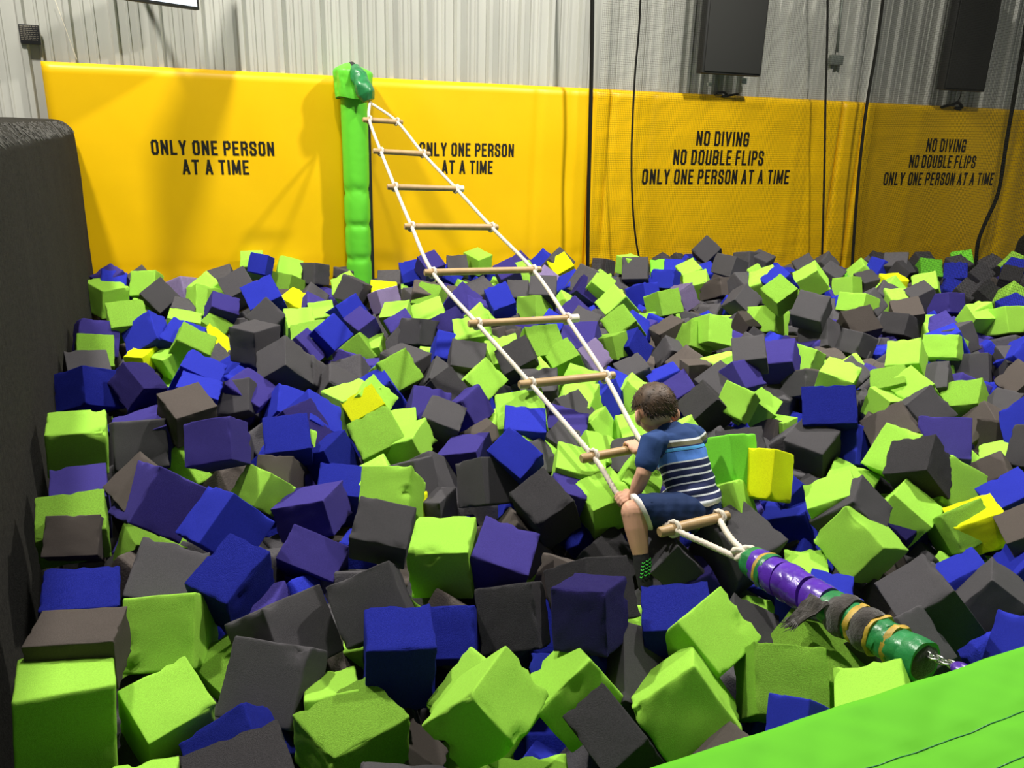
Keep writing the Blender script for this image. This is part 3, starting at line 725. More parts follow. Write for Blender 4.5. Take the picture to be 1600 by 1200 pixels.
ra_, rb_ = Vector(KNOTS[7][0]), Vector(KNOTS[8][0]); rd_ = (Vector((0.4393, 2.7712, -0.2260))-ra_).normalized(); gl = Vector((0.4393, 2.7712, -0.2260))
hand(b, haL*0.85+elL*0.15, gl, rd_, (haL-gl)*0.2+Vector((0.3, -0.5, 0.8)))
body = remeshed(b, 'body', M_SKIN, None, 0.0036, 4); reparent(body, BOY)
for sg in (1, -1):
    b = MB(); b.ball(hd+hf*0.076+hl*0.030*sg+hu*0.004, [hf*0.010, hl*0.012, hu*0.009], 12, 8)
    o = b.build('eye', M_EYE, None, smooth=True); reparent(o, BOY)
# hair: cap over crown and back of the head
b = MB(); n, mm_ = 56, 40; vs = []; keep = {}
for i in range(mm_+1):
    p = math.pi*i/mm_-math.pi/2
    for j in range(n):
        a = 2*math.pi*j/n; x, y, z = math.cos(p)*math.cos(a), math.cos(p)*math.sin(a), math.sin(p)
        q = Vector((x, y, z)); r = 1.085+0.02*noise.noise(q*3.0)+0.012*noise.noise(q*9)+0.006*noise.noise(q*22)
        if z < 0 and x < 0: r -= 0.03*(-z)
        vs.append(hd+hf*-0.008+hu*0.012+hf*(x*0.088*r)+hl*(y*0.074*r)+hu*(z*0.084*r))
        lim = -0.62 if x < 0.1 else (-0.62+1.0*min(1, (x-0.1)/0.75))
        if -0.40 < x < 0.42 and abs(y) > 0.5: lim = max(lim, -0.06)
        keep[i*n+j] = z > lim + 0.05*noise.noise(q*7)
fs = [(i*n+j, i*n+(j+1) % n, (i+1)*n+(j+1) % n, (i+1)*n+j) for i in range(mm_) for j in range(n)]
b.add(vs, [f for f in fs if all(keep[k] for k in f)])
hair = b.build('hair', M_HAIR, None, smooth=True); reparent(hair, BOY)
sol = hair.modifiers.new('thick', 'SOLIDIFY'); sol.thickness = 0.007; sol.offset = -1
# short locks standing off the hair
b = MB(); rr = random.Random(11); kv = [i for i in range(len(vs)) if keep[i]]
for _ in range(2600):
    k = rr.choice(kv); p = vs[k]; nr_ = (p-hd).normalized(); whirl = hu.cross(nr_)*0.6-hu*0.8+hf*0.3
    t = (nr_*0.2+whirl*rr.uniform(.5, 1.1)+Vector((rr.uniform(-.3, .3), rr.uniform(-.3, .3), rr.uniform(-.3, .3)))).normalized()
    L = rr.uniform(.010, .018); b.tube([p-nr_*0.002, p+t*L*0.6+nr_*0.0005, p+t*L-nr_*0.001], [0.0014, 0.0011, 0.0004], 3, caps=False)
o = b.build('locks', M_HAIR, None, smooth=True); tag(o, kind='stuff'); o.parent = hair
# shirt with printed stripes along the torso
def stripes(name, table):
    m_ = bpy.data.materials.new(name); m_.use_nodes = True; nt = m_.node_tree; bs_ = nt.nodes['Principled BSDF']
    bs_.inputs['Roughness'].default_value = 0.85; bs_.inputs['Specular IOR Level'].default_value = 0.2
    at = nt.nodes.new('ShaderNodeAttribute'); at.attribute_name = 'along'
    cr = nt.nodes.new('ShaderNodeValToRGB'); cr.color_ramp.interpolation = 'CONSTANT'
    e = cr.color_ramp.elements; e[0].position = 0; e[0].color = (*table[0][1], 1); e.remove(e[1])
    for p, c in table[1:]:
        q = e.new(p); q.color = (*c, 1)
    nt.links.new(at.outputs['Fac'], cr.inputs[0]); nt.links.new(cr.outputs[0], bs_.inputs['Base Color'])
    nz = nt.nodes.new('ShaderNodeTexNoise'); nz.inputs['Scale'].default_value = 60; bp = nt.nodes.new('ShaderNodeBump'); bp.inputs['Strength'].default_value = 0.15; bp.inputs['Distance'].default_value = .003
    nt.links.new(nz.outputs['Fac'], bp.inputs['Height']); nt.links.new(bp.outputs[0], bs_.inputs['Normal'])
    return m_
NAV, NAV2, WHT, OLV, CYA, BLU = (.028, .062, .19), (.016, .022, .075), (.74, .76, .80), (.13, .125, .075), (.10, .40, .78), (.095, .24, .72)
tb = [(0, NAV), (.262, WHT), (.287, OLV), (.338, NAV2), (.352, CYA), (.39, NAV2), (.398, BLU), (.505, WHT), (.522, NAV2)]
v = .585
while v < 1.0: tb += [(v, WHT), (v+.018, NAV2)]; v += .079
M_SHIRT = stripes('striped_shirt', tb)
b = MB()
torso(b, [pelv-up_*0.018, pelv+up_*0.005, waist, (waist+chest)/2, chest, chest*0.45+neckb*0.55, chest*0.15+neckb*0.85, neckb+up_*0.004],
      [(.106, .092), (.115, .100), (.102, .089), (.104, .090), (.112, .090), (.104, .076), (.066, .052), (.045, .042)], 30)
b.capsule([shL+sax*0.03, shL, shL*0.35+elL*0.65], [.045, .047, .044], 16)
b.capsule([shR-sax*0.05, shR, shR*0.4+elR*0.6], [.056, .053, .048], 16)
shirt = remeshed(b, 'shirt', M_SHIRT, None, 0.0048, 5); reparent(shirt, BOY)
at = shirt.data.attributes.new('along', 'FLOAT', 'POINT')
top, bot = neckb+up_*0.01, pelv+up_*0.0; ln = (bot-top).length; ax_ = (bot-top).normalized(); val = []
for vtx in shirt.data.vertices:
    p = vtx.co; t = (p-top).dot(ax_)/ln
    lat = (p-chest).dot(sax); x = (p-chest).dot(fwd)
    t += 0.9*lat*lat/ln*1.2 - 0.10*lat/ln*0.6        # stripes sag over the shoulders
    dl = (p-shL); armd = (elL-shL).normalized(); ql = dl.dot(armd); rl = (dl-armd*ql).length
    dr = (p-shR); armr = (elR-shR).normalized(); qr = dr.dot(armr); rr_ = (dr-armr*qr).length
    if (ql > -0.02 and rl < 0.058 and lat < -0.085) or (qr > -0.02 and rr_ < 0.056 and lat > 0.098): t = 0.05
    # cloth folds near the waist
    k = max(0, t-0.55)
    vtx.co = p + (p-(top+ax_*((p-top).dot(ax_)))).normalized()*(0.010*k*math.sin(t*34+lat*22+x*9) + 0.003*noise.noise(p*26))
    val.append(max(0.0, min(0.999, t)))
at.data.foreach_set('value', val)
# shorts
b = MB()
torso(b, [pelv-up_*0.066, pelv-up_*0.05, pelv-up_*0.01, pelv+up_*0.03], [(.07, .06), (.10, .088), (.106, .092), (.095, .083)], 28)
b.capsule([hipL, (hipL+knL)/2, hipL*0.36+knL*0.64], [.074, .071, .067], 18)
b.capsule([hipR, (hipR+knR)/2, hipR*0.36+knR*0.64], [.074, .070, .064], 18)
shorts = remeshed(b, 'shorts', M_SHORT, None, 0.005, 4); reparent(shorts, BOY)
for vtx in shorts.data.vertices:
    q_ = max(0, min(1, ((vtx.co-hipL).dot((knL-hipL).normalized()))/((knL-hipL).length*0.64))); vtx.co += (knL-hipL).normalized()*((vtx.co.z-(hipL*0.36+knL*0.64).z)*0.55*q_*q_ if (vtx.co-hipL).dot((knL-hipL).normalized()) > 0 else 0)
    p = vtx.co; vtx.co = p + vtx.normal*(0.0014*math.sin((p-hipL).dot((knL-hipL).normalized())*130+p.z*60)+0.005*noise.noise(p*22))
for h_, k_ in ((hipL, knL), (hipR, knR)):
    b = MB(); t = (k_-h_).normalized(); c = h_*0.36+k_*0.64
    path = [c+t*0.036, c+t*0.050, c+t*0.056, c+t*0.050, c+t*0.03]
    b.tube(path, [.0665, .0655, .063, .059, .056], 28, caps=False)
    for v_ in b.v: v_ += t*((v_.z-c.z)*0.55)
    o = b.build('hem', M_HEM, None, smooth=True); reparent(o, BOY)
# sock with its green knit
b = MB(); sx = (toL-anL).normalized(); up2 = (knL-anL).normalized()
b.capsule([anL+up2*0.035, anL+up2*0.012, anL+sx*0.010], [.029, .0295, .031], 18)
b.capsule([anL+sx*0.014, anL+sx*0.05, toL], [(.030, .031), (.027, .031), (.021, .029)], 18)
sock = remeshed(b, 'sock', M_SOCK, None, 0.004, 3); reparent(sock, BOY)
b = MB(); cr = (Vector((0.75, -0.65, 0.0))-sx*sx.dot(Vector((0.75, -0.65, 0.0)))).normalized(); cl = sx.cross(cr)
for i in range(5):
    for k in range(4):
        a0 = -0.75+0.5*k+0.12*i; z0 = 0.004+0.012*i+0.005*k
        arc = lambda a, z: anL+sx*z+(cr*math.cos(a)+cl*math.sin(a))*0.0325
        b.tube([arc(a0, z0), arc(a0+0.22, z0+0.004), arc(a0+0.36, z0)], 0.0019, 5)
o = b.build('knit_mark', M_SOCKG, None, smooth=True); tag(o, kind='stuff'); o.parent = sock


# ------------------------------------------------------------------ foam cubes
GR = [-.5, -.492, -.478, -.455, -.41, -.33, -.22, -.11, 0, .11, .22, .33, .41, .455, .478, .492, .5]
GLOW = [-.5, -.46, -.38, -.2, 0, .2, .38, .46, .5]
def cube_mesh(name, seed, grid, rnd=0.03, rough=0.0, chips=()):
    """worn foam cube of unit size: rounded edges, dents, torn bites"""
    bm = bmesh.new(); idx = {}; rg = random.Random(seed); off = Vector((rg.uniform(-50, 50), rg.uniform(-50, 50), rg.uniform(-50, 50)))
    n = len(grid)
    bites = [(Vector(c), r) for c, r in chips]
    for _ in range(rg.choice((0, 1, 1, 2, 3))):
        c = Vector((rg.choice((-.5, .5)), rg.choice((-.5, .5)), rg.uniform(-.5, .5))); c = Vector(rg.sample(list(c), 3))
        bites.append((c, rg.uniform(0.04, 0.10)))
    def vert(p):
        key = tuple(round(x, 4) for x in p)
        if key in idx: return idx[key]
        q = Vector(p); h = 0.5-rnd
        core = Vector([max(-h, min(h, x)) for x in q]); dv = q-core
        if dv.length > 1e-9: q = core+dv.normalized()*min(dv.length, rnd)
        nr_ = q.normalized()
        ed = sorted(abs(x) for x in q); edge = max(0, (ed[1]-0.36)/0.14)
        w = noise.noise(q*1.6+off)*0.018 + noise.noise(q*4.5+off)*0.007
        wear = max(0, noise.noise(q*5.5+off*1.3)-0.12)*0.13*edge**2
        fine = noise.noise(q*17+off)*(0.004+0.013*rough)+noise.noise(q*34+off)*(0.002+0.007*rough)
        q = q+nr_*(w+fine) - nr_*wear
        for c, r in bites:
            lim_ = 0.09
            dd = (q-c); r2 = r*(1+0.45*noise.noise(q*9+off))
            if dd.length < r2:
                inn = (-c).normalized(); q = q+inn*min(lim_, (r2-dd.length)*1.0)
        idx[key] = bm.verts.new(q); return idx[key]
    for axis in range(3):
        for sg in (-.5, .5):
            for i in range(n-1):
                for j in range(n-1):
                    quad = []
                    for a, c in ((grid[i], grid[j]), (grid[i+1], grid[j]), (grid[i+1], grid[j+1]), (grid[i], grid[j+1])):
                        p = [0, 0, 0]; p[axis] = sg; p[(axis+1) % 3] = a; p[(axis+2) % 3] = c; quad.append(vert(p))
                    if sg < 0: quad.reverse()
                    try: bm.faces.new(quad)
                    except ValueError: pass
    me = bpy.data.meshes.new(name); bm.to_mesh(me); bm.free()
    me.polygons.foreach_set('use_smooth', [True]*len(me.polygons))
    return me
NV = 14
VAR = [cube_mesh('foam_cube', 100+i, GR, rnd=(0.012, 0.016, 0.02, 0.035)[i % 4], rough=0.0 if i < 9 else 1.0) for i in range(NV)]
for v in VAR: v.materials.append(FM['K'])
CHIPS = {
    0: [((0.404, -0.5, 0.5), 0.135), ((-0.407, -0.357, 0.5), 0.06)],
    22: [((0.054, -0.009, 0.5), 0.075)],
    57: [((0.5, -0.398, 0.246), 0.09), ((-0.5, 0.056, 0.5), 0.105)],
    144: [((-0.433, -0.462, -0.5), 0.15)],
    151: [((0.044, -0.467, 0.5), 0.075), ((0.448, 0.308, 0.5), 0.075)],
    158: [((0.384, -0.5, -0.5), 0.09)],
    160: [((-0.192, -0.5, 0.251), 0.15), ((-0.5, -0.389, 0.103), 0.075), ((0.133, 0.5, 0.5), 0.09)],
    170: [((-0.222, -0.388, -0.5), 0.09), ((0.5, -0.5, -0.5), 0.09)],
    172: [((0.268, -0.5, -0.5), 0.165)],
    183: [((-0.455, 0.118, 0.5), 0.12)],
    184: [((-0.313, 0.476, 0.5), 0.105)],
    187: [((-0.5, 0.141, 0.449), 0.195), ((-0.5, -0.004, -0.5), 0.075)],
    192: [((-0.491, 0.5, 0.5), 0.075), ((-0.16, 0.41, 0.5), 0.06)],
    194: [((0.296, -0.39, 0.5), 0.135), ((-0.443, 0.377, 0.5), 0.075), ((-0.5, -0.455, 0.457), 0.105)],
    196: [((-0.5, 0.476, 0.053), 0.165), ((-0.43, -0.5, -0.5), 0.195), ((-0.5, 0.223, 0.403), 0.09)],
    201: [((0.062, -0.5, -0.5), 0.075)],
    202: [((0.476, 0.5, -0.5), 0.09), ((0.254, -0.5, -0.493), 0.045)],
    204: [((0.395, 0.11, 0.5), 0.075), ((0.384, 0.429, 0.5), 0.09)],
    206: [((-0.412, -0.406, 0.5), 0.15)],
    208: [((0.403, -0.451, -0.5), 0.12)],
    222: [((-0.453, -0.5, 0.474), 0.09)],
    226: [((-0.5, 0.5, -0.454), 0.09)],
    238: [((0.5, -0.5, 0.234), 0.15), ((0.05, -0.269, 0.5), 0.075)],
    241: [((0.109, -0.413, -0.5), 0.15), ((-0.244, -0.5, -0.5), 0.09)],
    242: [((-0.5, 0.468, 0.46), 0.12), ((-0.392, -0.5, -0.232), 0.09), ((-0.392, -0.5, 0.484), 0.06)],
    243: [((-0.5, -0.093, 0.366), 0.15), ((0.449, 0.134, 0.5), 0.12)],
    253: [((-0.5, 0.085, -0.494), 0.225), ((-0.397, 0.311, -0.5), 0.15)],
    281: [((-0.5, -0.5, -0.5), 0.075)],
    286: [((-0.463, -0.5, 0.364), 0.075)],
    287: [((0.241, -0.5, 0.452), 0.195), ((-0.5, -0.467, 0.038), 0.06)],
    291: [((-0.5, -0.5, -0.5), 0.06)],
}
# colour, centre, size, rotation quaternion, label, mesh variant
CUBES = [
    ('L', (-3.021, 5.810, -0.160), (0.227, 0.227, 0.223), (0.8526, 0.1052, 0.0580, 0.5086), "lime green foam cube right by the far end of the carpeted wall", 1),
    ('L', (-2.793, 5.981, -0.098), (0.199, 0.197, 0.128), (0.3124, -0.6132, -0.6165, -0.3826), "lime green foam cube just left of the first ONLY ONE PERSON pad", 7),
    ('K', (-2.656, 5.868, -0.171), (0.198, 0.199, 0.200), (0.7109, 0.5253, -0.0189, 0.4674), "charcoal grey foam cube just left of the first ONLY ONE PERSON pad", 1),
    ('L', (-2.219, 4.473, -0.005), (0.189, 0.201, 0.155), (0.2720, -0.4595, -0.8284, -0.1690), "lime green foam cube just right of the far end of the carpeted wall", 13),
    ('P', (-2.341, 4.327, -0.089), (0.208, 0.208, 0.171), (0.1972, -0.2612, 0.4538, -0.8288), "violet blue foam cube right by the far end of the carpeted wall", 0),
    ('L', (-2.307, 4.226, -0.148), (0.184, 0.191, 0.192), (0.2039, -0.1818, 0.3976, -0.8759), "lime green foam cube just in front of the far end of the carpeted wall", 10),
    ('K', (-2.154, 3.850, -0.143), (0.195, 0.196, 0.196), (0.2841, -0.1205, 0.1952, -0.9310), "charcoal grey foam cube just in front of the far end of the carpeted wall", 5),
    ('B', (-2.077, 4.385, -0.070), (0.209, 0.210, 0.131), (0.1044, -0.5156, -0.7053, -0.4752), "royal blue foam cube just right of the far end of the carpeted wall", 2),
    ('L', (-2.118, 4.967, -0.171), (0.198, 0.198, 0.200), (0.5811, 0.1207, 0.0630, 0.8024), "third nearest lime green foam cube just in front of the first ONLY ONE PERSON pad", 4),
    ('B', (-1.886, 4.406, -0.095), (0.197, 0.199, 0.139), (0.6617, 0.0398, 0.2630, -0.7010), "second nearest royal blue foam cube just in front of the first ONLY ONE PERSON pad", 0),
    ('L', (-1.818, 4.344, -0.123), (0.183, 0.202, 0.181), (0.3083, -0.5850, -0.7422, 0.1091), "nearest lime green foam cube just in front of the first ONLY ONE PERSON pad", 11),
    ('L', (-1.923, 4.353, -0.169), (0.235, 0.219, 0.142), (0.0681, -0.8734, -0.4482, -0.1780), "lime green foam cube right of the far end of the carpeted wall", 3),
    ('Y', (-2.060, 4.286, -0.188), (0.181, 0.160, 0.121), (0.5210, -0.4019, 0.5771, -0.4837), "yellow foam cube just in front of the far end of the carpeted wall", 4),
    ('Y', (-1.994, 5.053, -0.308), (0.171, 0.188, 0.198), (0.2455, -0.4355, 0.0966, -0.8607), "yellow foam cube in front of the first ONLY ONE PERSON pad", 5),
    ('L', (-2.088, 5.355, -0.291), (0.178, 0.205, 0.195), (0.0096, -0.3079, 0.0696, -0.9488), "second nearest lime green foam cube just in front of the first ONLY ONE PERSON pad", 13),
    ('P', (-2.059, 5.508, -0.164), (0.169, 0.195, 0.166), (0.3379, -0.5316, -0.7764, 0.0208), "violet blue foam cube just in front of the first ONLY ONE PERSON pad", 6),
    ('L', (-2.281, 5.783, -0.184), (0.226, 0.238, 0.144), (0.4375, -0.7897, -0.2497, 0.3501), "lime green foam cube right by the first ONLY ONE PERSON pad", 2),
    ('K', (-2.024, 5.812, -0.074), (0.217, 0.201, 0.201), (0.2572, 0.1391, 0.3732, -0.8805), "charcoal grey foam cube just right of the first ONLY ONE PERSON pad", 4),
    ('P', (-1.829, 3.711, -0.137), (0.187, 0.161, 0.149), (0.3204, -0.2186, -0.9187, 0.0747), "violet blue foam cube just in front of the far end of the carpeted wall", 13),
    ('B', (-1.520, 3.677, -0.078), (0.192, 0.189, 0.167), (0.0769, -0.2708, 0.0775, -0.9564), "nearest royal blue foam cube just in front of the first ONLY ONE PERSON pad", 0),
    ('B', (-2.116, 6.626, -0.026), (0.155, 0.163, 0.171), (0.0773, 0.0430, -0.5910, 0.8018), "royal blue foam cube right of the first ONLY ONE PERSON pad", 4),
    ('B', (-1.715, 5.392, -0.050), (0.225, 0.202, 0.202), (0.2422, 0.1109, 0.3923, -0.8804), "royal blue foam cube just right of the first ONLY ONE PERSON pad", 8),
    ('K', (-1.486, 4.454, -0.104), (0.207, 0.201, 0.207), (0.8538, 0.0192, 0.0000, 0.5203), "charcoal grey foam cube just in front of the first ONLY ONE PERSON pad", 6),
    ('L', (-1.947, 6.824, -0.129), (0.201, 0.200, 0.196), (0.3549, -0.9148, -0.0831, 0.1742), "lime green foam cube left of the green padded post, before a grey one", 6),
    ('K', (-1.744, 6.864, -0.138), (0.201, 0.181, 0.200), (0.1485, -0.1764, -0.5939, 0.7708), "charcoal grey foam cube just left of the green padded post", 3),
    ('K', (-1.266, 6.222, -0.150), (0.201, 0.201, 0.197), (0.5974, -0.7654, 0.2370, 0.0324), "charcoal grey foam cube right by the green padded post", 0),
    ('L', (-1.927, 6.708, -0.209), (0.209, 0.159, 0.212), (0.1961, -0.1005, -0.5348, 0.8157), "lime green foam cube left of the green padded post, before a lime one", 12),
    ('Y', (-1.662, 5.916, -0.222), (0.183, 0.198, 0.199), (0.1547, -0.9608, 0.0969, 0.2085), "yellow foam cube left of the green padded post", 4),
    ('K', (-1.641, 5.256, -0.165), (0.199, 0.195, 0.199), (0.4737, -0.8082, 0.3115, 0.1591), "charcoal grey foam cube right of the first ONLY ONE PERSON pad", 7),
    ('L', (-1.441, 5.227, -0.208), (0.187, 0.199, 0.199), (0.2331, -0.9483, -0.2077, 0.0563), "lime green foam cube in front of the green padded post, before a yellow one", 2),
    ('L', (-1.376, 5.620, -0.240), (0.177, 0.200, 0.198), (0.1515, 0.0230, 0.1998, -0.9678), "sixth nearest lime green foam cube in front of the green padded post", 3),
    ('L', (-1.242, 4.758, -0.178), (0.214, 0.208, 0.188), (0.1568, -0.9781, -0.1178, -0.0695), "lime green foam cube just in front of the green padded post, before a lime one", 10),
    ('V', (-1.004, 6.110, -0.192), (0.183, 0.176, 0.193), (0.5509, -0.7691, -0.2942, 0.1356), "lavender foam cube just in front of the green padded post", 7),
    ('B', (-0.935, 7.241, -0.191), (0.207, 0.208, 0.208), (0.4652, -0.8720, -0.1499, -0.0260), "royal blue foam cube right of the green padded post", 5),
    ('P', (-0.760, 7.082, -0.084), (0.187, 0.188, 0.189), (0.3293, 0.0139, 0.3447, -0.8789), "violet blue foam cube just left of the pad behind the ladder", 5),
    ('B', (-0.594, 7.255, -0.210), (0.191, 0.204, 0.173), (0.3297, -0.9058, 0.0772, 0.2545), "royal blue foam cube just left of the fifth rung", 3),
    ('K', (-0.530, 7.289, -0.111), (0.186, 0.195, 0.127), (0.2550, -0.9634, -0.0826, -0.0010), "charcoal grey foam cube just left of the pad behind the ladder", 1),
    ('L', (-0.355, 7.471, -0.088), (0.190, 0.201, 0.172), (0.8967, 0.1577, -0.0335, 0.4122), "lime green foam cube right by the pad behind the ladder", 3),
    ('P', (-0.062, 7.246, -0.167), (0.192, 0.199, 0.199), (0.1785, 0.1732, 0.2992, -0.9212), "violet blue foam cube just right of the fifth rung", 3),
    ('P', (-0.398, 5.872, -0.149), (0.199, 0.200, 0.200), (0.2404, -0.9166, 0.1472, 0.2834), "violet blue foam cube just in front of the fifth rung, before a blue one", 2),
    ('B', (-0.100, 5.699, -0.089), (0.195, 0.172, 0.187), (0.2031, -0.5102, -0.7530, -0.3625), "royal blue foam cube just behind the sixth rung", 0),
    ('L', (-0.650, 6.003, -0.143), (0.196, 0.195, 0.129), (0.4049, -0.8907, 0.2017, -0.0445), "lime green foam cube just left of the fifth rung, before a brown-grey one", 9),
    ('L', (-0.557, 5.279, -0.134), (0.211, 0.203, 0.187), (0.1019, 0.1468, 0.2327, -0.9560), "lime green foam cube just left of the fifth rung, before a lime one", 4),
    ('L', (-0.866, 5.834, -0.260), (0.180, 0.189, 0.200), (0.1927, -0.7574, -0.1015, 0.6155), "lime green foam cube just in front of the green padded post, before a lavender one", 5),
    ('P', (-0.394, 5.063, -0.155), (0.192, 0.197, 0.197), (0.2349, -0.9359, -0.2011, -0.1689), "violet blue foam cube just in front of the fifth rung, between two lime ones", 11),
    ('L', (-0.239, 4.723, -0.111), (0.223, 0.205, 0.190), (0.0484, 0.0910, 0.2320, -0.9672), "lime green foam cube just left of the sixth rung", 2),
    ('B', (-1.190, 5.575, -0.194), (0.206, 0.204, 0.202), (0.4565, -0.1086, 0.5044, -0.7248), "royal blue foam cube just in front of the green padded post, before a grey one", 6),
    ('P', (-1.047, 5.415, -0.230), (0.155, 0.182, 0.180), (0.8867, 0.2433, -0.1915, 0.3434), "violet blue foam cube just in front of the green padded post", 1),
    ('B', (-1.111, 4.705, -0.115), (0.179, 0.190, 0.123), (0.2664, -0.8776, 0.1503, 0.3693), "royal blue foam cube just in front of the green padded post, before a blue one", 3),
    ('P', (-1.265, 4.623, -0.213), (0.200, 0.205, 0.205), (0.0507, -0.9157, 0.0392, 0.3967), "violet blue foam cube in front of the green padded post, before a lime one", 4),
    ('L', (-1.053, 5.277, -0.372), (0.203, 0.188, 0.211), (0.3286, 0.2875, -0.5836, 0.6847), "third nearest lime green foam cube in front of the green padded post", 10),
    ('L', (-0.965, 5.330, -0.391), (0.196, 0.170, 0.172), (0.6084, -0.3555, 0.5028, -0.5008), "lime green foam cube in front of the green padded post, between two lime ones", 2),
    ('K', (-0.605, 4.984, -0.149), (0.185, 0.165, 0.186), (0.2043, -0.2311, -0.5613, 0.7680), "charcoal grey foam cube in front of the fifth rung", 0),
    ('B', (-0.387, 4.619, -0.193), (0.196, 0.201, 0.201), (0.3263, -0.9336, -0.0347, 0.1441), "royal blue foam cube left of the sixth rung, between two grey ones", 7),
    ('K', (-0.268, 4.400, -0.178), (0.198, 0.202, 0.179), (0.2908, -0.9505, -0.0360, 0.1036), "charcoal grey foam cube just left of the sixth rung", 5),
    ('L', (-0.043, 4.567, -0.199), (0.197, 0.202, 0.202), (0.2623, -0.9518, -0.1383, -0.0782), "lime green foam cube just in front of the sixth rung, between two grey ones", 1),
    ('K', (-0.606, 4.303, -0.188), (0.215, 0.210, 0.199), (0.0490, -0.9734, 0.2103, 0.0759), "charcoal grey foam cube left of the sixth rung, between a lime and a grey one", 3),
    ('L', (-0.625, 4.112, -0.166), (0.197, 0.190, 0.154), (0.3856, -0.0626, 0.4567, -0.7993), "lime green foam cube left of the sixth rung, between a blue and a grey one", 12),
    ('K', (-0.402, 4.235, -0.268), (0.204, 0.211, 0.203), (0.1799, -0.9440, 0.0010, 0.2767), "charcoal grey foam cube left of the sixth rung, between two grey ones", 1),
    ('K', (-0.372, 3.959, -0.223), (0.179, 0.198, 0.197), (0.1590, -0.8931, 0.1872, 0.3769), "charcoal grey foam cube left of the sixth rung, between a grey and a violet one", 9),
    ('L', (-0.181, 4.191, -0.241), (0.180, 0.200, 0.199), (0.3091, -0.8736, 0.1949, 0.3215), "lime green foam cube just in front of the sixth rung, before a grey one", 2),
    ('K', (-1.190, 3.998, -0.112), (0.210, 0.208, 0.198), (0.1993, -0.8439, -0.2279, 0.4428), "charcoal grey foam cube in front of the green padded post, between two grey ones", 8),
    ('K', (-0.955, 4.088, -0.265), (0.176, 0.198, 0.198), (0.0896, -0.9450, -0.1259, 0.2884), "charcoal grey foam cube in front of the green padded post, behind a lime one", 3),
    ('B', (-0.683, 4.007, -0.235), (0.191, 0.157, 0.188), (0.2936, -0.7791, 0.5481, -0.0799), "royal blue foam cube left of the sixth rung, between two lime ones", 0),
    ('L', (-0.788, 3.766, -0.235), (0.219, 0.214, 0.198), (0.0183, -0.9313, -0.3579, -0.0651), "lime green foam cube in front of the green padded post, before a grey one", 8),
    ('P', (-1.317, 3.788, -0.196), (0.206, 0.208, 0.135), (0.1042, -0.9534, 0.1026, 0.2637), "violet blue foam cube in front of the first ONLY ONE PERSON pad", 6),
    ('Y', (0.433, 7.470, -0.120), (0.198, 0.195, 0.143), (0.3840, -0.7670, 0.5038, 0.1023), "yellow foam cube right of the fifth rung", 3),
    ('K', (0.222, 6.163, -0.107), (0.209, 0.200, 0.201), (0.0294, -0.0158, -0.3332, 0.9423), "charcoal grey foam cube just behind the sixth rung", 3),
    ('K', (0.027, 6.539, -0.217), (0.181, 0.199, 0.199), (0.0465, -0.0261, -0.3062, 0.9505), "charcoal grey foam cube just right of the fifth rung", 7),
    ('P', (0.571, 6.506, -0.159), (0.176, 0.193, 0.181), (0.4978, -0.6684, -0.5436, -0.0999), "violet blue foam cube right of the sixth rung", 12),
    ('L', (0.685, 6.487, -0.111), (0.175, 0.187, 0.187), (0.3064, -0.9024, 0.1363, 0.2706), "lime green foam cube right of the sixth rung, between a violet and a lime one", 6),
    ('K', (1.117, 7.397, -0.136), (0.224, 0.238, 0.224), (0.2721, -0.6664, -0.5719, -0.3935), "charcoal grey foam cube left of the first NO DIVING pad", 7),
    ('B', (1.381, 7.291, -0.175), (0.217, 0.168, 0.207), (0.1814, -0.1714, -0.5897, 0.7681), "royal blue foam cube just left of the first NO DIVING pad", 0),
    ('L', (1.607, 6.979, -0.173), (0.211, 0.209, 0.190), (0.1969, -0.9554, 0.1037, -0.1942), "third nearest lime green foam cube just in front of the first NO DIVING pad", 3),
    ('K', (1.936, 8.142, -0.032), (0.207, 0.216, 0.201), (0.5325, -0.7400, 0.4011, 0.0894), "second nearest charcoal grey foam cube right by the first NO DIVING pad", 3),
    ('K', (1.941, 7.236, -0.035), (0.225, 0.185, 0.217), (0.3648, -0.2393, -0.5371, 0.7219), "charcoal grey foam cube right by the first NO DIVING pad, between two grey ones", 4),
    ('B', (2.148, 6.461, -0.032), (0.195, 0.188, 0.188), (0.0845, 0.3517, 0.1863, -0.9135), "royal blue foam cube just left of the narrow bright pad strip", 0),
    ('B', (1.086, 6.673, -0.204), (0.203, 0.177, 0.203), (0.1519, -0.3774, -0.5720, 0.7123), "royal blue foam cube left of the first NO DIVING pad", 5),
    ('L', (1.154, 6.096, -0.154), (0.204, 0.192, 0.202), (0.2304, -0.5005, -0.5414, 0.6351), "second nearest lime green foam cube just in front of the first NO DIVING pad", 13),
    ('V', (1.359, 6.482, -0.186), (0.189, 0.199, 0.200), (0.3322, -0.7684, 0.2331, 0.4949), "lavender foam cube just in front of the first NO DIVING pad", 13),
    ('N', (1.770, 6.842, -0.165), (0.250, 0.160, 0.247), (0.2213, -0.4241, -0.5287, 0.7012), "brownish grey foam cube just in front of the first NO DIVING pad", 0),
    ('K', (1.858, 6.440, -0.192), (0.192, 0.198, 0.200), (0.4350, -0.8316, 0.1939, 0.2855), "charcoal grey foam cube just in front of the first NO DIVING pad", 1),
    ('L', (1.912, 5.900, -0.232), (0.207, 0.238, 0.219), (0.7326, 0.1171, -0.5451, 0.3904), "lime green foam cube in front of the first NO DIVING pad", 2),
    ('L', (0.762, 5.840, -0.130), (0.204, 0.200, 0.200), (0.1167, 0.3638, 0.2045, -0.9012), "lime green foam cube right of the sixth rung, between a lime and a blue one", 7),
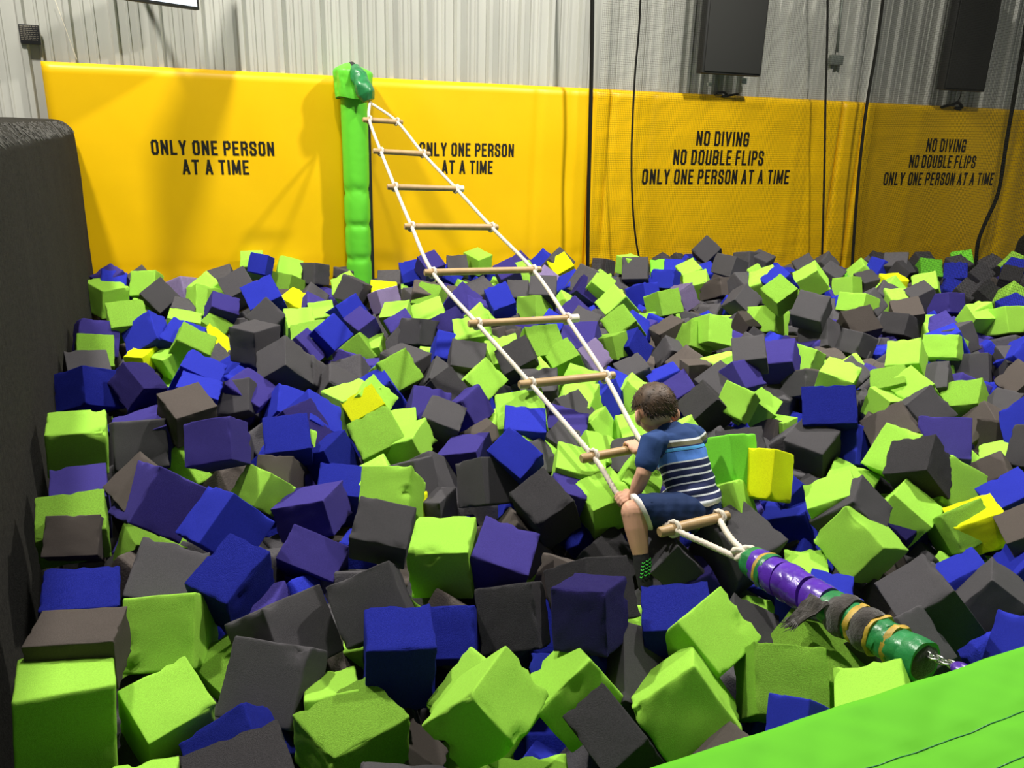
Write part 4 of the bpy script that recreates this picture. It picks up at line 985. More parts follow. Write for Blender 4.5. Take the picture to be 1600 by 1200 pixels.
    ('L', (0.754, 5.369, -0.176), (0.202, 0.199, 0.202), (0.4190, -0.7252, 0.5460, -0.0184), "lime green foam cube just behind the seventh rung", 11),
    ('L', (0.610, 4.937, -0.201), (0.185, 0.195, 0.155), (0.8766, -0.1355, -0.0776, 0.4551), "lime green foam cube right of the seventh rung", 12),
    ('B', (0.755, 5.017, -0.243), (0.190, 0.198, 0.195), (0.3054, -0.8466, 0.0771, 0.4289), "royal blue foam cube just behind the boy's head, between a lime and a grey one", 13),
    ('L', (0.160, 6.096, -0.211), (0.201, 0.180, 0.201), (0.2052, -0.3057, -0.5784, 0.7280), "lime green foam cube right by the sixth rung, between a blue and a grey one", 4),
    ('P', (0.473, 5.805, -0.206), (0.200, 0.185, 0.199), (0.4022, -0.6980, 0.5781, -0.1293), "violet blue foam cube just right of the sixth rung, before a violet one", 6),
    ('K', (0.476, 5.457, -0.205), (0.187, 0.200, 0.199), (0.1884, -0.9547, 0.1875, 0.1339), "charcoal grey foam cube just right of the sixth rung", 1),
    ('P', (0.430, 4.901, -0.176), (0.222, 0.214, 0.194), (0.1409, -0.1125, -0.3258, 0.9281), "violet blue foam cube just right of the sixth rung, before a grey one", 4),
    ('L', (0.168, 4.626, -0.137), (0.215, 0.213, 0.197), (0.3610, -0.9123, -0.1833, 0.0610), "lime green foam cube right by the sixth rung, between a grey and a lime one", 10),
    ('K', (0.038, 4.438, -0.168), (0.205, 0.207, 0.146), (0.3722, -0.7104, 0.5970, 0.0191), "charcoal grey foam cube just in front of the sixth rung", 13),
    ('L', (0.307, 4.509, -0.195), (0.194, 0.175, 0.192), (0.2758, -0.7702, 0.5750, -0.0134), "third nearest lime green foam cube right by the seventh rung", 10),
    ('V', (0.449, 4.637, -0.218), (0.177, 0.197, 0.196), (0.2239, -0.8774, 0.2589, 0.3362), "lavender foam cube just behind the seventh rung", 4),
    ('K', (0.734, 4.532, -0.279), (0.200, 0.170, 0.198), (0.2324, -0.7435, 0.6230, -0.0714), "charcoal grey foam cube just behind the boy's head, between a lime and a blue one", 0),
    ('L', (0.362, 4.196, -0.256), (0.177, 0.200, 0.198), (0.1731, -0.9708, 0.1469, 0.0771), "second nearest lime green foam cube right by the seventh rung", 7),
    ('K', (0.148, 3.958, -0.205), (0.190, 0.200, 0.199), (0.0198, -0.0508, -0.1660, 0.9846), "charcoal grey foam cube right by the seventh rung, between two lime ones", 6),
    ('B', (0.895, 4.377, -0.275), (0.183, 0.202, 0.198), (0.0112, 0.2229, -0.0123, -0.9747), "royal blue foam cube just behind the boy's head, between a lime and a violet one", 3),
    ('P', (0.959, 4.229, -0.284), (0.200, 0.167, 0.198), (0.3258, -0.6953, 0.6318, -0.1066), "violet blue foam cube just right of the boy's head, before a blue one", 3),
    ('N', (1.087, 5.365, -0.226), (0.204, 0.206, 0.197), (0.1220, 0.2398, 0.0189, -0.9629), "brownish grey foam cube behind the boy's head", 0),
    ('K', (1.068, 5.133, -0.314), (0.202, 0.180, 0.197), (0.4646, -0.5669, 0.6173, -0.2857), "charcoal grey foam cube just behind the boy's head, between two brown-grey ones", 4),
    ('L', (1.207, 5.246, -0.222), (0.200, 0.193, 0.185), (0.2719, -0.4504, -0.3447, 0.7774), "lime green foam cube behind the boy's head", 12),
    ('L', (1.322, 5.206, -0.151), (0.191, 0.191, 0.197), (0.7290, -0.0192, -0.6094, 0.3112), "nearest lime green foam cube just in front of the first NO DIVING pad", 8),
    ('N', (1.785, 5.907, -0.281), (0.192, 0.184, 0.199), (0.6230, -0.4894, 0.5449, -0.2746), "brownish grey foam cube in front of the first NO DIVING pad", 10),
    ('N', (1.034, 4.329, -0.168), (0.138, 0.158, 0.122), (0.9970, -0.0244, -0.0293, 0.0674), "brownish grey foam cube just behind the boy's head", 5),
    ('K', (1.148, 4.198, -0.210), (0.197, 0.193, 0.139), (0.3091, -0.8251, 0.4730, 0.0032), "charcoal grey foam cube just right of the boy's head, before a brown-grey one", 8),
    ('K', (1.321, 4.308, -0.059), (0.180, 0.185, 0.135), (0.2579, -0.9513, 0.0921, -0.1416), "charcoal grey foam cube right of the boy's head", 7),
    ('P', (1.256, 4.191, -0.153), (0.188, 0.166, 0.122), (0.2954, -0.1475, 0.3727, -0.8672), "violet blue foam cube just right of the boy's head, between two grey ones", 7),
    ('L', (1.930, 5.758, 0.002), (0.185, 0.189, 0.186), (0.9030, 0.2858, -0.2623, 0.1848), "lime green foam cube just left of the narrow bright pad strip, before a blue one", 9),
    ('L', (2.483, 6.666, -0.041), (0.203, 0.209, 0.213), (0.7551, -0.1755, -0.3166, 0.5467), "lime green foam cube just left of the narrow bright pad strip, before a grey one", 1),
    ('L', (3.131, 7.487, -0.228), (0.199, 0.169, 0.204), (0.2209, -0.3428, -0.5536, 0.7261), "second nearest lime green foam cube just in front of the narrow bright pad strip", 4),
    ('K', (3.361, 7.607, -0.196), (0.194, 0.187, 0.130), (0.1901, -0.7646, 0.6136, 0.0517), "charcoal grey foam cube just right of the narrow bright pad strip", 2),
    ('K', (3.787, 7.791, -0.142), (0.191, 0.187, 0.195), (0.6755, -0.5241, 0.4859, -0.1814), "charcoal grey foam cube just left of the farthest NO DIVING pad", 9),
    ('G', (4.000, 7.749, -0.117), (0.202, 0.201, 0.200), (0.4061, -0.9109, 0.0712, -0.0153), "grass green foam cube right by the farthest NO DIVING pad", 8),
    ('B', (4.201, 7.619, -0.129), (0.200, 0.200, 0.200), (0.3245, -0.9128, 0.2005, -0.1462), "royal blue foam cube just right of the farthest NO DIVING pad", 4),
    ('K', (4.633, 8.007, -0.194), (0.200, 0.183, 0.199), (0.3406, 0.1359, 0.3997, -0.8401), "charcoal grey foam cube just left of the padded bollard", 1),
    ('K', (4.886, 7.883, -0.184), (0.186, 0.199, 0.199), (0.3427, -0.8935, 0.2847, -0.0565), "charcoal grey foam cube just in front of the padded bollard, before a blue one", 13),
    ('K', (3.466, 6.741, -0.175), (0.199, 0.191, 0.199), (0.2673, -0.6616, 0.6885, -0.1295), "third nearest charcoal grey foam cube just in front of the farthest NO DIVING pad", 3),
    ('N', (2.936, 5.877, -0.145), (0.204, 0.203, 0.174), (0.0746, -0.1484, -0.2307, 0.9587), "brownish grey foam cube just in front of the farthest NO DIVING pad", 4),
    ('P', (3.619, 6.627, -0.197), (0.207, 0.170, 0.210), (0.2968, -0.4490, -0.4977, 0.6802), "violet blue foam cube just in front of the farthest NO DIVING pad", 7),
    ('L', (3.492, 5.950, -0.172), (0.167, 0.167, 0.161), (0.6367, -0.3938, 0.5845, -0.3130), "second nearest lime green foam cube just in front of the farthest NO DIVING pad", 6),
    ('K', (4.186, 7.061, -0.211), (0.181, 0.200, 0.199), (0.3287, -0.8531, 0.3470, 0.2091), "charcoal grey foam cube just in front of the padded bollard, before a grey one", 9),
    ('L', (3.693, 5.922, -0.181), (0.253, 0.200, 0.244), (0.2784, -0.5018, -0.4822, 0.6620), "lime green foam cube just in front of the padded bollard", 5),
    ('N', (2.481, 5.630, -0.184), (0.221, 0.219, 0.189), (0.0764, 0.0944, 0.3318, -0.9355), "brownish grey foam cube just in front of the narrow bright pad strip", 13),
    ('L', (2.747, 6.306, -0.156), (0.235, 0.149, 0.224), (0.3403, -0.3141, -0.5066, 0.7272), "nearest lime green foam cube just in front of the narrow bright pad strip", 6),
    ('K', (2.092, 5.536, -0.062), (0.214, 0.207, 0.201), (0.4353, -0.8471, 0.2916, -0.0890), "third nearest charcoal grey foam cube just in front of the narrow bright pad strip", 7),
    ('K', (2.877, 5.819, -0.216), (0.217, 0.160, 0.222), (0.3678, -0.3142, -0.4733, 0.7362), "second nearest charcoal grey foam cube just in front of the farthest NO DIVING pad", 10),
    ('K', (2.919, 5.157, -0.152), (0.200, 0.200, 0.200), (0.2587, -0.0338, 0.5608, -0.7857), "nearest charcoal grey foam cube just in front of the farthest NO DIVING pad", 7),
    ('L', (2.822, 5.065, -0.187), (0.217, 0.151, 0.235), (0.2665, -0.2919, -0.4861, 0.7794), "nearest lime green foam cube just in front of the farthest NO DIVING pad", 8),
    ('L', (2.220, 4.351, -0.078), (0.177, 0.182, 0.175), (0.2405, -0.2348, -0.2816, 0.8988), "lime green foam cube in front of the farthest NO DIVING pad, between two lime ones", 2),
    ('B', (3.192, 4.879, -0.171), (0.224, 0.177, 0.142), (0.8825, -0.2432, -0.3532, 0.1930), "royal blue foam cube in front of the padded bollard, between two grey ones", 2),
    ('K', (2.983, 4.993, -0.299), (0.217, 0.189, 0.223), (0.1804, -0.2845, -0.5228, 0.7831), "charcoal grey foam cube in front of the farthest NO DIVING pad, between two grey ones", 5),
    ('K', (3.155, 4.901, -0.231), (0.182, 0.170, 0.151), (0.5900, -0.3726, 0.5731, -0.4297), "charcoal grey foam cube in front of the padded bollard, behind a brown-grey one", 0),
    ('N', (3.115, 4.661, -0.291), (0.200, 0.214, 0.179), (0.0030, -0.4372, -0.0504, 0.8979), "brownish grey foam cube in front of the padded bollard", 0),
    ('K', (2.203, 5.585, -0.271), (0.228, 0.224, 0.223), (0.7395, 0.0249, -0.5178, 0.4294), "second nearest charcoal grey foam cube just in front of the narrow bright pad strip", 1),
    ('K', (2.392, 5.415, -0.258), (0.177, 0.164, 0.188), (0.4048, -0.2973, -0.4878, 0.7140), "nearest charcoal grey foam cube just in front of the narrow bright pad strip", 7),
    ('P', (1.642, 4.754, -0.213), (0.213, 0.211, 0.184), (0.2027, -0.1829, -0.2297, 0.9342), "violet blue foam cube in front of the narrow bright pad strip", 7),
    ('L', (1.925, 5.102, -0.291), (0.191, 0.161, 0.198), (0.3337, -0.1716, -0.5390, 0.7541), "lime green foam cube in front of the narrow bright pad strip, behind a grey one", 8),
    ('L', (1.827, 4.310, -0.207), (0.189, 0.200, 0.199), (0.1425, -0.9493, 0.2751, 0.0525), "lime green foam cube in front of the narrow bright pad strip, between two grey ones", 4),
    ('L', (2.096, 4.226, -0.184), (0.186, 0.198, 0.137), (0.2080, -0.2576, -0.1288, 0.9348), "lime green foam cube in front of the narrow bright pad strip, behind a lime one", 11),
    ('L', (2.172, 4.120, -0.186), (0.190, 0.169, 0.163), (0.3869, -0.7024, 0.5837, -0.1272), "lime green foam cube in front of the farthest NO DIVING pad, before a lime one", 2),
    ('K', (2.359, 4.293, -0.206), (0.191, 0.200, 0.198), (0.2444, -0.2071, -0.2370, 0.9172), "second nearest charcoal grey foam cube in front of the farthest NO DIVING pad", 0),
    ('B', (-2.052, 3.675, -0.160), (0.190, 0.237, 0.192), (0.5728, -0.2611, -0.7754, 0.0507), "royal blue foam cube just behind the middle of the carpeted wall", 9),
    ('L', (-1.749, 2.995, -0.144), (0.215, 0.198, 0.196), (0.0481, 0.2178, -0.9727, -0.0637), "lime green foam cube right by the middle of the carpeted wall", 5),
    ('K', (-1.637, 3.261, -0.255), (0.213, 0.211, 0.212), (0.1945, -0.1835, 0.5448, -0.7948), "charcoal grey foam cube just right of the middle of the carpeted wall", 7),
    ('P', (-1.631, 3.315, -0.262), (0.213, 0.213, 0.211), (0.2416, 0.0780, 0.1042, -0.9616), "second nearest violet blue foam cube just right of the middle of the carpeted wall", 4),
    ('N', (-1.441, 3.338, -0.138), (0.189, 0.185, 0.175), (0.9000, 0.1977, 0.0356, 0.3869), "brownish grey foam cube right of the middle of the carpeted wall, between two violet ones", 8),
    ('K', (-1.345, 3.750, -0.223), (0.180, 0.179, 0.189), (0.6092, 0.2207, -0.3808, 0.6597), "charcoal grey foam cube in front of the first ONLY ONE PERSON pad", 7),
    ('P', (-1.145, 2.904, -0.095), (0.172, 0.188, 0.177), (0.5805, 0.2762, -0.4189, 0.6413), "violet blue foam cube right of the middle of the carpeted wall, before a brown-grey one", 4),
    ('P', (-1.580, 2.667, -0.247), (0.187, 0.202, 0.201), (0.2264, -0.0440, 0.1246, -0.9650), "violet blue foam cube right by the middle of the carpeted wall", 5),
    ('L', (-1.457, 2.396, -0.198), (0.207, 0.207, 0.135), (0.2307, -0.0350, 0.1435, -0.9618), "second nearest lime green foam cube just in front of the middle of the carpeted wall", 11),
    ('N', (-1.419, 2.339, -0.212), (0.160, 0.131, 0.192), (0.1159, -0.1157, 0.4414, -0.8822), "brownish grey foam cube just in front of the middle of the carpeted wall", 1),
    ('P', (-1.264, 2.609, -0.200), (0.208, 0.215, 0.203), (0.2961, -0.2373, -0.3562, 0.8539), "nearest violet blue foam cube just right of the middle of the carpeted wall", 2),
    ('N', (-1.317, 2.659, -0.196), (0.194, 0.178, 0.193), (0.3208, -0.8673, 0.3765, -0.0563), "brownish grey foam cube just right of the middle of the carpeted wall", 5),
    ('B', (-0.978, 2.476, -0.224), (0.201, 0.194, 0.192), (0.3230, -0.2192, -0.2912, 0.8734), "royal blue foam cube just right of the middle of the carpeted wall", 5),
    ('L', (-0.981, 2.899, -0.288), (0.156, 0.143, 0.153), (0.2900, -0.1230, -0.3895, 0.8654), "lime green foam cube right of the middle of the carpeted wall", 1),
    ('L', (-1.428, 2.840, -0.550), (0.204, 0.162, 0.216), (0.5135, -0.7361, 0.3714, -0.2377), "nearest lime green foam cube just in front of the middle of the carpeted wall", 10),
    ('K', (-1.092, 2.204, -0.308), (0.209, 0.215, 0.215), (0.1986, -0.9528, -0.0814, 0.2146), "charcoal grey foam cube just right of the near corner of the carpeted wall", 5),
    ('B', (-1.239, 2.005, -0.269), (0.201, 0.209, 0.198), (0.2113, -0.0834, 0.0266, -0.9735), "royal blue foam cube just behind the near corner of the carpeted wall", 11),
    ('B', (-0.839, 2.131, -0.225), (0.209, 0.151, 0.164), (0.8078, 0.1993, -0.0776, 0.5493), "royal blue foam cube right of the near corner of the carpeted wall", 10),
    ('B', (-1.131, 3.756, -0.277), (0.177, 0.195, 0.198), (0.2014, -0.9205, -0.1552, 0.2968), "nearest royal blue foam cube in front of the first ONLY ONE PERSON pad", 0),
    ('B', (-0.904, 3.452, -0.201), (0.196, 0.199, 0.157), (0.1582, -0.8912, -0.2017, 0.3743), "royal blue foam cube in front of the green padded post, before a lime one", 8),
    ('P', (-0.934, 3.316, -0.191), (0.208, 0.212, 0.136), (0.5026, -0.2563, 0.3604, -0.7428), "violet blue foam cube in front of the green padded post, between two blue ones", 9),
    ('B', (-0.947, 3.161, -0.181), (0.189, 0.199, 0.129), (0.1451, -0.0110, 0.2638, -0.9536), "royal blue foam cube in front of the green padded post, behind a brown-grey one", 11),
    ('N', (-0.951, 3.036, -0.312), (0.151, 0.170, 0.220), (0.0443, -0.0206, -0.4313, 0.9009), "brownish grey foam cube right of the middle of the carpeted wall, behind a lime one", 1),
    ('B', (-0.810, 3.253, -0.306), (0.180, 0.202, 0.184), (0.1239, -0.8211, 0.0798, 0.5515), "royal blue foam cube in front of the green padded post, behind a blue one", 10),
    ('B', (-0.715, 3.045, -0.385), (0.186, 0.216, 0.209), (0.0974, -0.9875, -0.0835, 0.0920), "royal blue foam cube left of the seventh rung", 10),
    ('Y', (-0.687, 3.602, -0.202), (0.176, 0.197, 0.140), (0.2160, 0.1974, 0.1562, -0.9434), "yellow foam cube in front of the green padded post", 13),
    ('L', (-0.714, 3.737, -0.214), (0.176, 0.195, 0.194), (0.1509, -0.9108, 0.0533, 0.3805), "lime green foam cube in front of the green padded post, before a blue one", 1),
    ('L', (-0.597, 3.402, -0.268), (0.209, 0.213, 0.198), (0.3130, -0.9120, -0.2283, -0.1346), "lime green foam cube left of the seventh rung, between a blue and a lime one", 9),
    ('L', (-0.523, 3.573, -0.307), (0.163, 0.200, 0.191), (0.0726, 0.0335, 0.1492, -0.9856), "lime green foam cube left of the sixth rung, between a lime and a violet one", 7),
    ('L', (-0.465, 3.375, -0.268), (0.192, 0.186, 0.134), (0.7716, -0.1055, -0.1928, 0.5969), "lime green foam cube left of the seventh rung, between a lime and a grey one", 3),
    ('P', (-0.418, 3.749, -0.260), (0.197, 0.207, 0.193), (0.2857, -0.9467, -0.0529, 0.1388), "violet blue foam cube left of the sixth rung", 4),
    ('K', (-0.340, 3.567, -0.253), (0.185, 0.203, 0.195), (0.1283, -0.9766, 0.0483, 0.1656), "charcoal grey foam cube left of the seventh rung, between a lime and a violet one", 6),
    ('P', (-0.241, 3.877, -0.279), (0.173, 0.198, 0.199), (0.1891, -0.8466, 0.1392, 0.4776), "violet blue foam cube left of the seventh rung, between a grey and a lime one", 3),
    ('N', (-0.106, 3.528, -0.342), (0.159, 0.197, 0.197), (0.2421, 0.1763, 0.0854, -0.9503), "brownish grey foam cube left of the seventh rung", 3),
    ('L', (0.050, 3.449, -0.145), (0.222, 0.209, 0.136), (0.2560, -0.9617, -0.0266, -0.0943), "lime green foam cube just left of the seventh rung", 3),
    ('P', (-0.187, 3.341, -0.331), (0.191, 0.206, 0.192), (0.1347, -0.1272, -0.0305, 0.9822), "violet blue foam cube left of the seventh rung, between a grey and a blue one", 8),
    ('K', (-0.404, 2.996, -0.287), (0.208, 0.193, 0.162), (0.4216, -0.4313, 0.3878, -0.6970), "charcoal grey foam cube left of the seventh rung, between a lime and a grey one", 7),
    ('K', (-0.341, 3.179, -0.399), (0.238, 0.241, 0.209), (0.2248, -0.8296, -0.2970, 0.4160), "charcoal grey foam cube left of the seventh rung, between two grey ones", 6),
    ('K', (-0.085, 2.984, -0.261), (0.197, 0.186, 0.183), (0.1863, -0.4206, -0.4794, 0.7474), "charcoal grey foam cube left of the boy's knee, between a grey and a blue one", 5),
    ('K', (-0.327, 2.933, -0.383), (0.197, 0.159, 0.188), (0.4302, -0.4356, 0.4971, -0.6148), "charcoal grey foam cube left of the boy's knee, between a lime and a grey one", 6),
    ('L', (-0.431, 2.712, -0.197), (0.186, 0.158, 0.245), (0.0241, -0.0544, -0.4283, 0.9017), "lime green foam cube left of the seventh rung, between a blue and a grey one", 4),
    ('K', (-0.389, 2.221, -0.091), (0.144, 0.176, 0.165), (0.6934, 0.2884, -0.1634, 0.6398), "charcoal grey foam cube left of the boy's knee, between a blue and a lime one", 8),
    ('P', (-0.770, 2.844, -0.344), (0.213, 0.221, 0.149), (0.7478, -0.1200, -0.0698, 0.6493), "violet blue foam cube right of the middle of the carpeted wall, before a blue one", 8),
    ('P', (-0.701, 2.562, -0.396), (0.139, 0.219, 0.188), (0.7313, 0.3410, -0.1389, 0.5742), "violet blue foam cube behind the near edge of the pit", 5),
    ('L', (-0.212, 2.391, -0.266), (0.211, 0.207, 0.185), (0.7315, 0.0090, -0.0736, 0.6778), "lime green foam cube left of the boy's knee", 6),
    ('P', (-0.024, 2.408, -0.303), (0.198, 0.212, 0.198), (0.0840, 0.1200, -0.1147, 0.9825), "violet blue foam cube just left of the boy's knee, before a brown-grey one", 2),
    ('N', (0.046, 2.784, -0.422), (0.199, 0.139, 0.197), (0.2510, -0.7220, 0.5696, -0.3020), "brownish grey foam cube just left of the boy's knee", 7),
    ('K', (-0.634, 1.971, -0.301), (0.215, 0.205, 0.186), (0.3929, -0.2755, 0.3666, -0.7971), "charcoal grey foam cube just behind the near edge of the pit, between two grey ones", 5),
    ('K', (-0.388, 2.037, -0.230), (0.196, 0.183, 0.210), (0.1828, 0.1027, 0.4511, -0.8675), "third nearest charcoal grey foam cube just behind the near edge of the pit", 4),
    ('B', (-0.289, 1.852, -0.266), (0.184, 0.202, 0.193), (0.9946, -0.0044, 0.0221, 0.1017), "royal blue foam cube just behind the near edge of the pit, before a grey one", 9),
    ('B', (-0.166, 2.076, -0.357), (0.173, 0.154, 0.209), (0.0086, 0.0422, 0.4057, -0.9130), "royal blue foam cube behind the near edge of the pit", 11),
    ('L', (-0.378, 1.639, -0.354), (0.223, 0.189, 0.152), (0.9293, 0.0255, 0.0076, 0.3685), "second nearest lime green foam cube right by the near edge of the pit", 12),
    ('L', (-0.448, 1.758, -0.395), (0.141, 0.199, 0.193), (0.1604, 0.9763, 0.1367, 0.0493), "lime green foam cube just behind the near edge of the pit", 7),
    ('L', (-0.037, 1.481, -0.124), (0.173, 0.191, 0.151), (0.7821, -0.3186, -0.2474, 0.4750), "lime green foam cube right by the near edge of the pit, between two lime ones", 1),
    ('L', (-0.049, 1.703, -0.299), (0.206, 0.190, 0.192), (0.1936, -0.7873, 0.4634, -0.3577), "lime green foam cube just left of the near edge of the pit", 3),
    ('K', (-0.461, 1.152, -0.077), (0.181, 0.182, 0.182), (0.2341, 0.0681, -0.0144, -0.9697), "charcoal grey foam cube just left of the near edge of the pit", 9),
    ('B', (-0.654, 1.616, -0.376), (0.184, 0.130, 0.187), (0.3752, -0.4720, 0.0965, -0.7919), "royal blue foam cube just left of the near edge of the pit", 11),
    ('N', (-0.273, 1.714, -0.550), (0.140, 0.213, 0.208), (0.1234, 0.9281, -0.0856, -0.3406), "brownish grey foam cube right of the near edge of the pit", 0),
    ('K', (-0.207, 1.263, -0.254), (0.184, 0.201, 0.199), (0.1222, 0.9884, 0.0583, -0.0695), "charcoal grey foam cube just right of the near edge of the pit", 8),
    ('L', (-1.054, 1.588, -0.271), (0.208, 0.233, 0.249), (0.0334, 0.2448, -0.9658, 0.0788), "lime green foam cube just in front of the near corner of the carpeted wall", 8),
    ('N', (-1.087, 1.733, -0.183), (0.156, 0.205, 0.144), (0.6207, 0.0133, 0.0162, 0.7838), "brownish grey foam cube right by the near corner of the carpeted wall", 8),
    ('L', (-0.973, 1.996, -0.309), (0.203, 0.208, 0.207), (0.0501, 0.0184, 0.4860, -0.8723), "second nearest lime green foam cube just right of the near corner of the carpeted wall", 1),
    ('L', (-0.863, 1.695, -0.356), (0.175, 0.170, 0.199), (0.8969, 0.1995, 0.0356, 0.3932), "nearest lime green foam cube just right of the near corner of the carpeted wall", 5),
    ('L', (-0.776, 1.953, -0.422), (0.171, 0.213, 0.141), (0.3871, 0.1008, 0.0312, -0.9160), "lime green foam cube left of the near edge of the pit, behind a lime one", 9),
    ('L', (-0.790, 1.379, -0.379), (0.151, 0.203, 0.196), (0.2156, -0.0527, -0.0923, -0.9707), "nearest lime green foam cube left of the near edge of the pit", 0),
    ('K', (-0.618, 1.795, -0.319), (0.219, 0.205, 0.141), (0.4168, -0.9015, 0.0979, -0.0634), "charcoal grey foam cube just behind the near edge of the pit, between two lime ones", 4),
    ('L', (0.350, 3.874, -0.253), (0.188, 0.200, 0.194), (0.1693, -0.9665, 0.1733, -0.0852), "lime green foam cube right by the seventh rung, between a grey and a blue one", 2),
    ('K', (0.276, 3.736, -0.251), (0.196, 0.172, 0.195), (0.4063, -0.1412, 0.3046, -0.8498), "charcoal grey foam cube right by the seventh rung, between a violet and a lime one", 6),
    ('B', (0.498, 4.097, -0.287), (0.166, 0.188, 0.168), (0.3034, -0.8292, 0.1581, 0.4419), "royal blue foam cube just left of the boy's head", 1),
    ('L', (0.703, 4.088, -0.292), (0.182, 0.194, 0.172), (0.1063, 0.5600, 0.2736, -0.7748), "lime green foam cube right by the boy's head", 0),
    ('P', (0.250, 3.516, -0.253), (0.191, 0.206, 0.176), (0.1227, -0.9862, 0.0462, 0.1014), "violet blue foam cube just in front of the seventh rung", 8),
    ('L', (0.394, 3.655, -0.307), (0.199, 0.166, 0.198), (0.4867, -0.1900, 0.4229, -0.7403), "lime green foam cube just behind the eighth rung", 6),
    ('L', (0.600, 3.645, -0.329), (0.162, 0.197, 0.197), (0.1348, -0.9895, -0.0513, -0.0074), "lime green foam cube right by the eighth rung", 4),
    ('K', (0.221, 3.366, -0.280), (0.173, 0.201, 0.191), (0.0878, -0.9516, 0.1908, 0.2243), "charcoal grey foam cube just in front of the seventh rung", 1),
    ('K', (0.077, 3.148, -0.266), (0.194, 0.162, 0.185), (0.4038, -0.2012, 0.2809, -0.8471), "charcoal grey foam cube left of the eighth rung", 2),
    ('L', (0.387, 3.296, -0.300), (0.178, 0.194, 0.195), (0.1545, -0.9665, -0.0796, 0.1890), "lime green foam cube just left of the eighth rung, a lime one to its left", 4),
    ('L', (0.285, 3.072, -0.252), (0.212, 0.215, 0.140), (0.0726, -0.9914, 0.0340, 0.1036), "lime green foam cube just left of the eighth rung, a grey one to its left", 8),
    ('K', (0.551, 3.233, -0.283), (0.179, 0.193, 0.191), (0.2229, -0.9404, 0.1407, -0.2146), "charcoal grey foam cube right by the eighth rung", 6),
    ('P', (0.226, 2.940, -0.304), (0.146, 0.194, 0.172), (0.0581, -0.9890, 0.0636, 0.1200), "violet blue foam cube just left of the boy's knee, before a lime one", 6),
    ('K', (0.142, 2.783, -0.278), (0.173, 0.198, 0.203), (0.9180, 0.2254, -0.1889, 0.2662), "charcoal grey foam cube just left of the boy's knee", 9),
    ('L', (0.378, 2.912, -0.306), (0.180, 0.169, 0.176), (0.9551, 0.1674, -0.1074, 0.2195), "lime green foam cube right by the boy's knee", 0),
    ('L', (0.514, 3.063, -0.322), (0.198, 0.163, 0.197), (0.5750, -0.0693, 0.2882, -0.7626), "lime green foam cube just behind the boy's knee", 2),
    ('K', (1.013, 3.937, -0.258), (0.196, 0.208, 0.172), (0.0459, 0.3965, 0.1247, -0.9084), "charcoal grey foam cube just right of the boy's head, before a grey one", 9),
    ('L', (1.163, 3.907, -0.207), (0.159, 0.161, 0.175), (0.7883, 0.3097, -0.4049, 0.3446), "lime green foam cube just behind the boy's back, between a grey and a lime one", 0),
    ('L', (1.402, 4.319, -0.390), (0.208, 0.164, 0.195), (0.5016, -0.0973, 0.2461, -0.8236), "lime green foam cube just behind the boy's back, between a lime and a brown-grey one", 8),
    ('K', (1.024, 3.276, -0.237), (0.203, 0.209, 0.165), (0.0753, -0.1039, -0.1058, 0.9861), "charcoal grey foam cube just right of the boy's back, before a lime one", 13),
    ('G', (0.888, 3.005, -0.162), (0.209, 0.228, 0.136), (0.2526, -0.4789, -0.4616, 0.7027), "grass green foam cube right by the boy's back", 7),
    ('Y', (1.001, 2.933, -0.172), (0.199, 0.195, 0.141), (0.2759, -0.3358, -0.4566, 0.7763), "yellow foam cube just right of the boy's back", 6),
    ('L', (0.861, 2.850, -0.257), (0.190, 0.153, 0.142), (0.3520, -0.3282, 0.4005, -0.7797), "lime green foam cube right by the seat rung", 2),
    ('K', (0.858, 2.692, -0.371), (0.232, 0.235, 0.225), (0.3531, -0.0328, 0.1993, -0.9135), "charcoal grey foam cube right by the seat rung", 3),
    ('K', (0.375, 2.767, -0.532), (0.235, 0.200, 0.232), (0.4506, -0.1198, 0.2510, -0.8483), "charcoal grey foam cube right by the boy's knee", 13),
    ('K', (0.609, 2.637, -0.403), (0.202, 0.142, 0.197), (0.2914, -0.7124, 0.5847, -0.2564), "charcoal grey foam cube right by the boy's foot, between a grey and a violet one", 5),
    ('P', (0.704, 2.647, -0.531), (0.180, 0.228, 0.223), (0.0662, 0.2349, -0.0154, -0.9696), "violet blue foam cube just right of the boy's foot", 6),
    ('N', (0.237, 2.436, -0.388), (0.203, 0.145, 0.198), (0.3969, -0.7620, 0.3691, -0.3543), "brownish grey foam cube left of the boy's knee", 0),
    ('K', (0.268, 2.202, -0.272), (0.207, 0.192, 0.189), (0.2324, -0.2645, 0.3783, -0.8561), "charcoal grey foam cube right by the boy's foot, between two violet ones", 10),
    ('P', (0.228, 1.856, -0.115), (0.166, 0.153, 0.169), (0.8433, -0.1467, 0.0457, 0.5151), "violet blue foam cube just left of the boy's foot", 11),
    ('B', (0.483, 1.928, -0.192), (0.190, 0.200, 0.133), (0.0374, -0.9923, 0.0630, -0.0994), "royal blue foam cube right by the boy's foot", 13),
    ('K', (0.379, 1.827, -0.308), (0.233, 0.234, 0.149), (0.2141, -0.9436, -0.0247, 0.2513), "charcoal grey foam cube just in front of the boy's foot", 4),
    ('L', (0.550, 1.846, -0.176), (0.167, 0.190, 0.133), (0.1979, -0.8778, 0.3637, 0.2408), "lime green foam cube just right of the boy's foot", 7),
    ('L', (0.457, 1.676, -0.255), (0.194, 0.196, 0.188), (0.6804, -0.3686, -0.1093, 0.6239), "lime green foam cube just right of the near edge of the pit", 5),
    ('L', (0.174, 1.734, -0.275), (0.173, 0.189, 0.152), (0.5257, -0.2931, -0.1752, 0.7791), "lime green foam cube right by the near edge of the pit, before a violet one", 1),
    ('K', (0.260, 1.483, -0.207), (0.175, 0.119, 0.177), (0.4955, -0.0787, -0.2804, 0.8183), "charcoal grey foam cube right by the near edge of the pit", 10),
